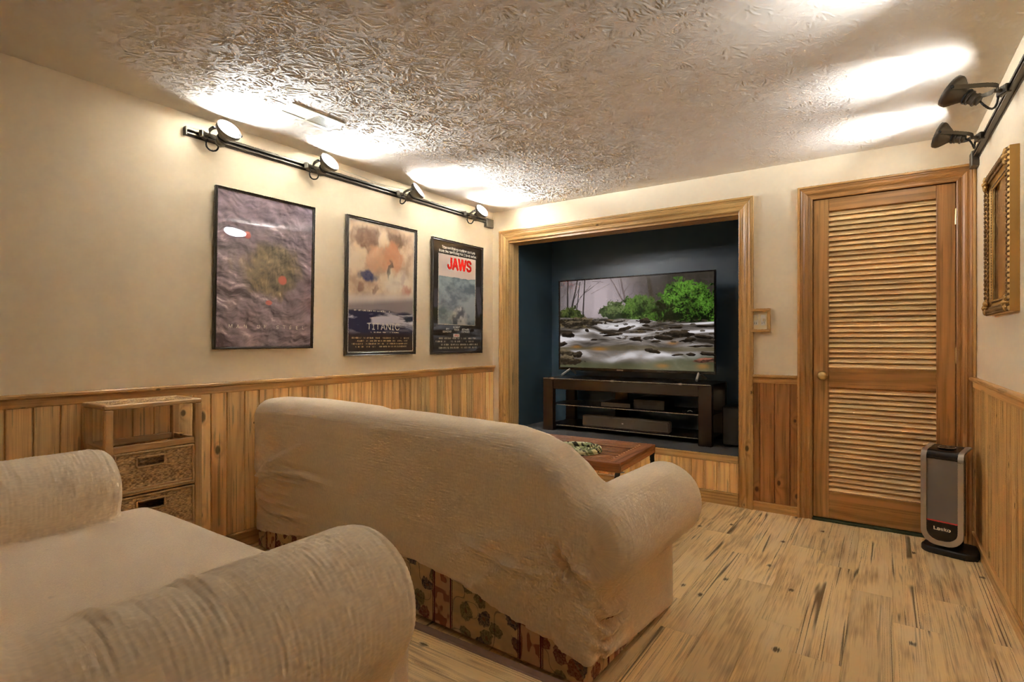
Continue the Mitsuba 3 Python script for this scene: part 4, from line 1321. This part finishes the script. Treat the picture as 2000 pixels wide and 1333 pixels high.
put(f'{t}__cabinet', cbox((1.915, .30, NZ0 + .012), (2.14, .60, NZ0 + .30), .006), 'm_gloss_black')
put(f'{t}__grille', cbox((1.925, .29, NZ0 + .02), (2.13, .2995, NZ0 + .29), .004), 'm_black')
for x in (1.94, 2.115):
    for y in (.32, .58):
        put(f'{t}__foot', cbox((x - .012, y - .012, NZ0), (x + .012, y + .012, NZ0 + .0118), .002), 'm_black')
t = thing('cable_tangle', 'small tangle of thin cables on the middle shelf end', 'cable')
g = np.random.default_rng(5)
for i in range(4):
    p = np.array([1.66 + .02 * i, .33, .580]) + np.cumsum(g.normal(0, .016, (6, 3)) * [1, .6, .0], 0) + [0, 0, .0]
    p[:, 2] = .5785 + .004 * i + .01 * np.abs(np.sin(np.arange(6) + i))
    put(f'{t}__wire', tube(spline(p, 30), .0022, 6), 'm_silver' if i == 1 else 'm_black', smooth=True)

# ------------------------------------------------------------------ slatted coffee table
t = thing('coffee_table', 'reddish slatted wooden coffee table with bent black metal legs', 'coffee table')
CT = rotz(math.radians(3.0), (1.70, -1.10, 0))
cx0, cx1, cy0, cy1, cz = .60, 1.700, -1.10, -.43, .448
put(f'{t}__cross_board', moved(board((cx1 - .092, cy0 + .022, cz - .019), (cx1, cy1 - .022, cz), 1, .003), CT), 'm_table')
put(f'{t}__cross_board', moved(board((cx0, cy0 + .022, cz - .019), (cx0 + .092, cy1 - .022, cz), 1, .003), CT), 'm_table')
for y in (cy0, cy1 - .0215):
    put(f'{t}__side_rail', moved(board((cx0, y, cz - .055), (cx1, y + .0215, cz), 0, .003), CT), 'm_table')
put(f'{t}__end_rail', moved(board((cx1 - .022, cy0 + .0216, cz - .055), (cx1 - .0005, cy1 - .0216, cz - .0192), 1, .003), CT), 'm_table')
put(f'{t}__end_rail', moved(board((cx0 + .0005, cy0 + .0216, cz - .055), (cx0 + .022, cy1 - .0216, cz - .0192), 1, .003), CT), 'm_table')
n = 15
for k in range(n):
    w = (cy1 - cy0 - .05) / n
    y = cy0 + .025 + k * w
    put(f'{t}__slat', moved(board((cx0 + .0925, y + .009, cz - .018), (cx1 - .0925, y + w - .009, cz - .001), 0, .002), CT), 'm_table')
    for x in (cx1 - .080, cx0 + .080):
        if 1 < k < n - 1:
            put(f'{t}__peg', moved(moved(lathe([(0, .0016), (.006, .0014), (.0075, 0), (.0075, -.004)], 10), frame4((x, y + w / 2, cz), (1, 0, 0), (0, 1, 0), (0, 0, 1))), CT), 'm_peg', smooth=30)
for x, sx in ((cx1 - .016, 1), (cx0 + .016, -1)):
    for y, sy in ((cy0 + .012, -1), (cy1 - .012, 1)):
        path = spline([(x, y, cz - .0555), (x, y, cz - .12), (x + .018 * sx, y - .004 * sy, cz - .20), (x + .01 * sx, y, .10), (x - .01 * sx, y, .0)], 18)
        q = []
        for pt in path:
            q += [pt + [-.014, -.004, 0], pt + [.014, -.004, 0], pt + [.014, .004, 0], pt + [-.014, .004, 0]]
        f = [[i * 4 + j, i * 4 + (j + 1) % 4, i * 4 + 4 + (j + 1) % 4] for i in range(17) for j in range(4)] + [[i * 4 + j, i * 4 + 4 + (j + 1) % 4, i * 4 + 4 + j] for i in range(17) for j in range(4)]
        f += [[0, 2, 1], [0, 3, 2], [68, 69, 70], [68, 70, 71]]
        put(f'{t}__leg', moved((np.array(q), np.array(f)), CT), 'm_black')
    put(f'{t}__leg_bracket', moved(cbox((x - .03, cy0 + .0215, cz - .0572), (x + .03, cy0 + .05, cz - .0552), .0005), CT), 'm_silver')
t = thing('table_wreath', 'low round ornament of pale green and cream beads on the coffee table', 'table ornament')
a = np.linspace(0, 2 * PI, 49)
ring = np.stack([1.325 + .148 * np.cos(a), -.915 + .148 * np.sin(a), np.full(49, cz + .016)], 1)
rv, rf = tube(ring, .014, 12)
rv = rv + .006 * (meshkit.noise(rv * 80, 3)[:, None] - .5) * [1, 1, .4]
put(f'{t}__ring', (rv, rf), 'm_beads', smooth=True)
put(f'{t}__plate', moved(lathe([(0, .003), (.16, .003), (.165, .006), (.165, .0), (0, .0)], 40), frame4((1.325, -.915, cz + .0012), (1, 0, 0), (0, 1, 0), (0, 0, 1))), 'm_beads', smooth=40)

# ------------------------------------------------------------------ bamboo shelf unit with woven baskets
t = thing('shelf_unit', 'narrow bamboo coloured shelf unit with woven top against the left wall', 'shelf unit')
ux0, ux1, uy0, uy1, uz = .040, .293, -3.055, -2.672, .867
pw = .030
for x in (ux0, ux1 - pw):
    for y in (uy0, uy1 - pw):
        put(f'{t}__post', board((x, y, 0), (x + pw, y + pw, uz - .021), 2, .003), 'm_bamboo')
TI = (.676, .490, .300, .110)
for x in (ux0 + .004, ux1 - pw + .004):
    for z in TI:
        put(f'{t}__rail', board((x, uy0 + pw, z - .014), (x + .020, uy1 - pw, z + .014), 1, .002), 'm_bamboo')
for y in (uy0 + .005, uy1 - pw + .005):
    for z in TI:
        put(f'{t}__rail', board((ux0 + pw, y, z - .012), (ux1 - pw, y + .018, z + .012), 0, .002), 'm_bamboo')
for lo, hi, ax in (((ux1 - .034, uy0, uz - .020), (ux1, uy1, uz), 1), ((ux0, uy0, uz - .020), (ux0 + .034, uy1, uz), 1), ((ux0 + .034, uy0, uz - .020), (ux1 - .034, uy0 + .034, uz), 0), ((ux0 + .034, uy1 - .034, uz - .020), (ux1 - .034, uy1, uz), 0)):
    put(f'{t}__top_frame', board(lo, hi, ax, .004), 'm_bamboo')
for z in TI[1:]:
    put(f'{t}__runner', board((ux0 + pw, uy0 + .023, z - .012), (ux1 - pw, uy0 + .045, z - .004), 0, .001), 'm_bamboo')
    put(f'{t}__runner', board((ux0 + pw, uy1 - .045, z - .012), (ux1 - pw, uy1 - .023, z - .004), 0, .001), 'm_bamboo')


def weave(w, h, rows, cols, amp, per=4):
    """A woven face: rows of rope over and under the stakes."""
    nx, ny = cols * per + 1, rows * per + 1

    def z(x, y):
        a, b = x / w * cols, y / h * rows
        side = np.where((np.floor(b) % 2) == 0, 1.0, -1.0)
        return amp * (np.abs(np.sin(b * PI)) * (.6 + .5 * side * np.sin(a * PI)) + .35 * meshkit.noise(np.stack([a * 1.7, b * 2.1, 0 * a], -1), 4))
    v, f, uv = sheet(w, h, nx, ny, z)
    return v, f, uv * [w, h]


k = put(f'{t}__woven_top', moved(weave(ux1 - ux0 - .068, uy1 - uy0 - .068, 12, 26, .005), frame4((ux0 + .034, uy0 + .034, uz - .006), (1, 0, 0), (0, 1, 0), (0, 0, 1))), 'm_wicker', smooth=True)
tag(k, 'woven seagrass panel')


def basket(z0, z1, label):
    b = thing('woven_basket', label, 'basket', 'woven baskets in the shelf unit')
    y0, y1, x0, x1 = uy0 + .036, uy1 - .036, ux0 + .034, ux1 - .006
    w, h = y1 - y0, z1 - z0
    hx, hz0, hz1 = .055, h - .062, h - .022
    c = w / 2 - .02
    # the front face around the hand hole, in four woven pieces
    for a, b0, d, e in ((0, 0, c - hx, h), (c + hx, 0, w, h), (c - hx, 0, c + hx, hz0), (c - hx, hz1, c + hx, h)):
        cols, rows = max(2, int((d - a) / .0125)), max(2, int((e - b0) / .0075))
        put(f'{b}__front_weave', moved(weave(d - a, e - b0, rows, cols, .0045), frame4((x1 - .006, y0 + a, z0 + b0), (0, 1, 0), (0, 0, 1), (1, 0, 0))), 'm_wicker', smooth=True)
    put(f'{b}__handle_rim', cat(*[tube(spline(q, 12), .0042, 8) for q in (
        [(x1 + .001, y0 + c - hx, z0 + hz0), (x1 + .002, y0 + c, z0 + hz0 - .001), (x1 + .001, y0 + c + hx, z0 + hz0)], [(x1 + .001, y0 + c - hx, z0 + hz1), (x1 + .002, y0 + c, z0 + hz1), (x1 + .001, y0 + c + hx, z0 + hz1)],
        [(x1 + .001, y0 + c - hx, z0 + hz0), (x1 + .001, y0 + c - hx, z0 + hz1)], [(x1 + .001, y0 + c + hx, z0 + hz0), (x1 + .001, y0 + c + hx, z0 + hz1)])])[:2], 'm_wicker', smooth=True)
    put(f'{b}__rim', cat(*[tube(q, .0055, 8) for q in ([(x0, y0, z1), (x1, y0, z1), (x1, y1, z1), (x0, y1, z1)], [(x1, y0, z0), (x1, y0, z1)], [(x1, y1, z0), (x1, y1, z1)], [(x1, y0, z0), (x1, y1, z0)])])[:2], 'm_wicker', smooth=True)
    for q, wd, fr in ((y0, x1 - x0 - .007, frame4((x0, y0, z0), (1, 0, 0), (0, 0, 1), (0, -1, 0))), (y1, x1 - x0 - .007, frame4((x0, y1, z0), (1, 0, 0), (0, 0, 1), (0, 1, 0)))):
        put(f'{b}__side_weave', moved(weave(wd, h, int(h / .0075), 16, .004), fr), 'm_wicker', smooth=True)
    put(f'{b}__bottom', cbox((x0, y0 + .002, z0), (x1 - .008, y1 - .002, z0 + .006)), 'm_wicker')
    put(f'{b}__back_weave', moved(weave(w, h, int(h / .0075), 24, .004), frame4((x0, y0, z0), (0, 1, 0), (0, 0, 1), (-1, 0, 0))), 'm_wicker', smooth=True)


basket(.490, .654, 'woven seagrass basket with a hand hole on the upper shelf tier')
basket(.300, .466, 'woven seagrass basket with a hand hole, half hidden on the lower tier')

# ------------------------------------------------------------------ tower heater by the door
t = thing('tower_heater', 'grey and black upright tower heater on the floor right of the door', 'heater')
HT = frame4((3.195, -.205, 0), (math.cos(math.radians(-17)), math.sin(math.radians(-17)), 0), (-math.sin(math.radians(-17)), math.cos(math.radians(-17)), 0), (0, 0, 1))
# local: x to the right, y to the back, z up; the front is at y = -.075
FT = HT @ frame4((0, -.075, 0), (1, 0, 0), (0, 0, 1), (0, -1, 0))
k = put(f'{t}__foot', moved(moved(rounded_slab(.245, .205, .034, .06, 7, .006), frame4((.02, .01, 0), (1, 0, 0), (0, 1, 0), (0, 0, 1))), HT), 'm_black', smooth=35)
put(f'{t}__neck', moved(cbox((-.05, -.03, .030), (.06, .07, .075), .012), HT), 'm_black')
put(f'{t}__body', moved(cbox((-.062, -.062, .07), (.066, .085, .535), .018), HT), 'm_gloss_black')


def u_band(w, h, r, band, d, n=10):
    """The grey band: a frame open at the top with a round bottom, extruded d."""
    def outline(w, r):
        p = [(-w / 2, h)]
        for a in np.linspace(PI, 1.5 * PI, n):
            p.append((-w / 2 + r + r * math.cos(a), r + r * math.sin(a)))
        for a in np.linspace(1.5 * PI, 2 * PI, n):
            p.append((w / 2 - r + r * math.cos(a), r + r * math.sin(a)))
        p.append((w / 2, h))
        return np.array(p)
    o, i = outline(w, r), outline(w - 2 * band, r - band * .6)
    i[1:-1, 1] += band
    m = len(o)
    rings = [np.column_stack([o, np.zeros(m)]), np.column_stack([o, np.full(m, d - .005)]), np.column_stack([o * .985 + i * .015, np.full(m, d)]), np.column_stack([i, np.full(m, d - .003)]), np.column_stack([i, np.zeros(m)])]
    v = np.vstack(rings)
    f = []
    for k in range(5):
        for j in range(m - 1):
            a, b = k * m + j, k * m + j + 1
            c2, d2 = ((k + 1) % 5) * m + j, ((k + 1) % 5) * m + j + 1
            f += [[a, b, d2], [a, d2, c2]]
    return v, np.array(f)


FB = FT.copy()
FB[:3, 3] = FT[:3, 3] + [0, 0, .052]
put(f'{t}__band', moved(u_band(.182, .455, .070, .024, .020), FB), 'm_heater', smooth=40)
# the band's upper ends run back over the top
for sx in (-1, 1):
    arc = [(-.02, .448), (-.02, .455)] + [(-.02 + .045 * (1 - math.cos(a)), .455 + .045 * math.sin(a)) for a in np.linspace(.2, PI / 2, 8)] + [(.06, .504), (.135, .512), (.158, .512)]
    arc = np.array(arc)
    q = []
    for yy, zz in arc:
        for x, dd in ((sx * .091, 0), (sx * .067, 0), (sx * .067, -.010), (sx * .091, -.010)):
            q.append([x, -.075 + yy - .0 + (.008 if dd else 0), .052 + zz + (dd if zz > .47 else 0)])
    q = np.array(q)
    m = len(arc)
    f = []
    for i in range(m - 1):
        for j in range(4):
            a, b = i * 4 + j, i * 4 + (j + 1) % 4
            f += [[a, b, b + 4], [a, b + 4, a + 4]]
    f += [[0, 2, 1], [0, 3, 2], [(m - 1) * 4, (m - 1) * 4 + 1, (m - 1) * 4 + 2], [(m - 1) * 4, (m - 1) * 4 + 2, (m - 1) * 4 + 3]]
    put(f'{t}__top_band', moved((q, np.array(f)), HT), 'm_heater', smooth=40)
q = []
for a in np.linspace(0, PI / 2, 9):
    q.append((-.090 + .040 * (1 - math.cos(a)), .512 + .040 * math.sin(a)))
q += [(.083, .560), (.083, .535), (-.06, .50), (-.085, .505)]
q = np.array(q)
m = len(q)
v = np.vstack([np.column_stack([np.full(m, -.0668), q]), np.column_stack([np.full(m, .0668), q])])
f = [[i, (i + 1) % m, m + (i + 1) % m] for i in range(m)] + [[i, m + (i + 1) % m, m + i] for i in range(m)]
for i in range(m):
    f += [[0, i, (i + 1) % m], [m, m + (i + 1) % m, m + i]]
put(f'{t}__control_panel', moved((v, np.array(f)), HT), 'm_gloss_black')
rim = rounded_slab(.074, .085, .0015, .028, 8)
hole = rounded_slab(.066, .077, .0018, .025, 8)
put(f'{t}__control_panel__button_ring', moved(moved(rim, frame4((0, .005, .5602), (1, 0, 0), (0, 1, 0), (0, 0, 1))), HT), 'm_silver')
put(f'{t}__control_panel__button_pad', moved(moved(hole, frame4((0, .005, .5604), (1, 0, 0), (0, 1, 0), (0, 0, 1))), HT), 'm_gloss_black')
for x, y in ((-.015, -.012), (.015, -.012), (0, .018)):
    put(f'{t}__control_panel__button', moved(cbox((x - .007, y + .001, .562), (x + .007, y + .011, .5645), .001), HT), 'm_grey')
gv, gf, guv = sheet(.134, .326, 68, 164, lambda x, y: .0016 * (np.sin(x / .004 * PI) ** 2) * (np.sin(y / .004 * PI) ** 2))
put(f'{t}__grille', moved((gv + [-.067, .128, .008], gf), FB), 'm_grille', smooth=True)
put(f'{t}__red_line', moved(cbox((-.067, .121, .004), (.067, .128, .0125), .001), FB), 'm_red')
pts = [(-.066, .121)] + [(-.066 + .044 + .044 * math.cos(a), .068 + .044 * math.sin(a)) for a in np.linspace(PI, 1.5 * PI, 8)] + [(.066 - .044 + .044 * math.cos(a), .068 + .044 * math.sin(a)) for a in np.linspace(1.5 * PI, 2 * PI, 8)] + [(.066, .121)]
put(f'{t}__name_plate', moved(extrude(np.array(pts), .010, 0), FB), 'm_gloss_black')
FW = FB.copy()
FW[:3, 3] += FB[:3, 2] * .0102
words(t, 'name_plate__lettering', 'Lasko', FW, -.036, .078, .017, 'm_ink_white', bold=True, width=.072, depth=.0006)
k = thing('power_cord', 'black power cord lying behind the tower heater', 'cord')
solo(k, tube(spline([(3.235, -.11, .05), (3.262, -.10, .02), (3.29, -.16, .006), (3.312, -.30, .006), (3.318, -.24, .02)], 40), .0045, 8), 'm_black', smooth=True)

# ------------------------------------------------------------------ gilt mirror on the right wall
t = thing('wall_mirror', 'mirror in an ornate carved gilt frame on the right wall', 'mirror')
mw, mh, fwid = .545, .650, .070
MF = RM @ frame4((XR, -.545, 1.252), (0, -1, 0), (0, 0, 1), (-1, 0, 0))
put(f'{t}__back_board', moved(cbox((.006, .006, 0), (mw - .006, mh - .006, .012)), MF), 'm_gold_dark')
P = np.array([(0, 0), (0, .016), (.008, .018), (.012, .013), (.024, .018), (.050, .034), (.062, .036), (.070, .030), (fwid, .030), (fwid, 0)])
c = [(fwid, fwid), (mw - fwid, fwid), (mw - fwid, mh - fwid), (fwid, mh - fwid)]
R3, o3 = MF[:3, :3], MF[:3, 3]
bars = []
for i, out in enumerate(((0, -1, 0), (1, 0, 0), (0, 1, 0), (-1, 0, 0))):
    a, b = np.array([*c[i], 0]), np.array([*c[(i + 1) % 4], 0])
    bars.append(put(f'{t}__frame_bar', moved(molding(a, b, out, (0, 0, 1), P, 1, 1)[:2], MF), 'm_gold'))
bead = trimesh.creation.icosphere(1, 1.0)
bv, bf = np.array(bead.vertices), np.array(bead.faces)
g = np.random.default_rng(11)
for i, out in enumerate(((0, -1), (1, 0), (0, 1), (-1, 0))):
    a, b = np.array(c[i]), np.array(c[(i + 1) % 4])
    d = (b - a) / np.linalg.norm(b - a)
    L = np.linalg.norm(b - a)
    out = np.array(out, float)
    outer, inner, carved = [], [], []
    for s in np.arange(-.055, L + .055, .021):
        ct = a + d * s + out * .052
        sz = 1 + .25 * g.uniform(-1, 1)
        carved.append((bv * [.0095 * sz, .0095 * sz, .0075] + [ct[0] + d[0] * .004, ct[1] + d[1] * .004, .034], bf))
        e = ct + out * .012 + d * .010
        carved.append((bv * [.006, .006, .006] + [e[0], e[1], .033], bf))
        e = ct - out * .013 + d * .010
        carved.append((bv * (.004 + .007 * np.abs(np.array([d[0] + out[0] * .6, d[1] + out[1] * .6, .1]))) + [e[0], e[1], .028], bf))
    for s in np.arange(0, L, .0125):
        e = a + d * s + out * .010
        inner.append((bv * [.0045, .0045, .0045] + [e[0], e[1], .017], bf))
    put(f'{bars[i]}__carving', moved(cat(*carved)[:2], MF), 'm_gold_dark', smooth=True)
    put(f'{bars[i]}__bead_row', moved(cat(*inner)[:2], MF), 'm_gold_dark', smooth=True)
for cx, cy in ((.035, .035), (mw - .035, .035), (mw - .035, mh - .035), (.035, mh - .035)):
    leaf = []
    for k in range(9):
        a = k * 2 * PI / 9
        leaf.append((bv * [.013, .0065, .008] @ np.array([[math.cos(a), math.sin(a), 0], [-math.sin(a), math.cos(a), 0], [0, 0, 1]]) + [cx + .022 * math.cos(a), cy + .022 * math.sin(a), .038], bf))
    leaf.append((bv * .012 + [cx, cy, .040], bf))
    put(f'{t}__corner_ornament', moved(cat(*leaf)[:2], MF), 'm_gold', smooth=True)
v, f, uv = sheet(mw - 2 * fwid + .004, mh - 2 * fwid + .004, 2, 2)
k = put(f'{t}__glass', moved((v + [fwid - .002, fwid - .002, .0135], f), MF), 'm_mirror')
tag(k, 'mirror glass')

# ------------------------------------------------------------------ ceiling vent, switches, thin cord
t = thing('ceiling_vent', 'cream metal air vent in the stamped ceiling beside the left track', 'air vent')
vx0, vx1, vy0, vy1, vz = .415, .560, -2.380, -2.062, H - .004
for lo, hi in (((vx0, vy0), (vx1, vy0 + .022)), ((vx0, vy1 - .022), (vx1, vy1)), ((vx0, vy0 + .022), (vx0 + .022, vy1 - .022)), ((vx1 - .022, vy0 + .022), (vx1, vy1 - .022))):
    put(f'{t}__frame_bar', cbox((lo[0], lo[1], vz - .0025), (hi[0], hi[1], vz + .003), .002), 'm_vent')
ym = (vy0 + vy1) / 2
put(f'{t}__middle_bar', cbox((vx0 + .022, ym - .006, vz - .002), (vx1 - .022, ym + .006, vz + .003), .001), 'm_vent')
put(f'{t}__duct', cat(*[solid(a, b) for a, b in (((vx0 + .012, vy0 + .012, H), (vx0 + .014, vy1 - .012, H + .16)), ((vx1 - .014, vy0 + .012, H), (vx1 - .012, vy1 - .012, H + .16)), ((vx0 + .012, vy0 + .012, H), (vx1 - .012, vy0 + .014, H + .16)),
                                                 ((vx0 + .012, vy1 - .014, H), (vx1 - .012, vy1 - .012, H + .16)), ((vx0 + .012, vy0 + .012, H + .16), (vx1 - .012, vy1 - .012, H + .162)))])[:2], 'm_duct')
for y0, y1, sg in ((vy0 + .023, ym - .007, 1), (ym + .007, vy1 - .023, -1)):
    for k in range(10):
        x = vx0 + .027 + k * (vx1 - vx0 - .054) / 9
        a = math.radians(-4 if sg > 0 else -14)
        v, f = cbox((-.0054, y0, -.0006), (.0054, y1, .0006), .0003)
        v = np.stack([x + v[:, 0] * math.cos(a) - v[:, 2] * math.sin(a), v[:, 1], vz + .0005 + v[:, 0] * math.sin(a) + v[:, 2] * math.cos(a)], 1)
        put(f'{t}__slat', (v, f), 'm_vent')
t = thing('light_switch', 'ivory double switch plate in a small wooden frame by the niche', 'light switch')
wx0, wx1, wz0, wz1 = 2.178, 2.296, 1.194, 1.350
put(f'{t}__plate', cbox((wx0 + .004, -.0055, wz0 + .016), (wx1 - .014, 0, wz1 - .016), .002), 'm_ivory')
for lo, hi, ax in (((wx0, -.036, wz1 - .018), (wx1, 0, wz1), 0), ((wx0, -.036, wz0), (wx1, 0, wz0 + .018), 0), ((wx1 - .017, -.036, wz0 + .018), (wx1, 0, wz1 - .018), 2)):
    put(f'{t}__frame_bar', board(lo, hi, ax, .002), 'm_casing')
for i, x in enumerate((2.205, 2.252)):
    ins = put(f'{t}__insert', cbox((x - .015, -.0075, 1.240), (x + .015, -.0054, 1.308), .001), 'm_white')
    put(f'{ins}__rocker', cbox((x - .011, -.0125, 1.274), (x + .011, -.0076, 1.304), .002) if i == 0 else cbox((x - .004, -.017, 1.268), (x + .004, -.0076, 1.284), .001), 'm_ivory')
    put(f'{ins}__socket_slots', cat(*[cbox((x - .008 + .011 * j, -.0079, 1.248), (x - .0055 + .011 * j, -.0074, 1.262), .0002) for j in range(2)])[:2], 'm_grey')
k = thing('thin_cord', 'thin cream cord running along the wall above the left track', 'cord')
solo(k, tube(spline([(.004, -1.76, 2.247), (.004, -1.5, 2.244), (.004, -1.2, 2.243), (.004, -.98, 2.246), (.004, -.93, 2.222)], 30), .0022, 6), 'm_vent', smooth=True)
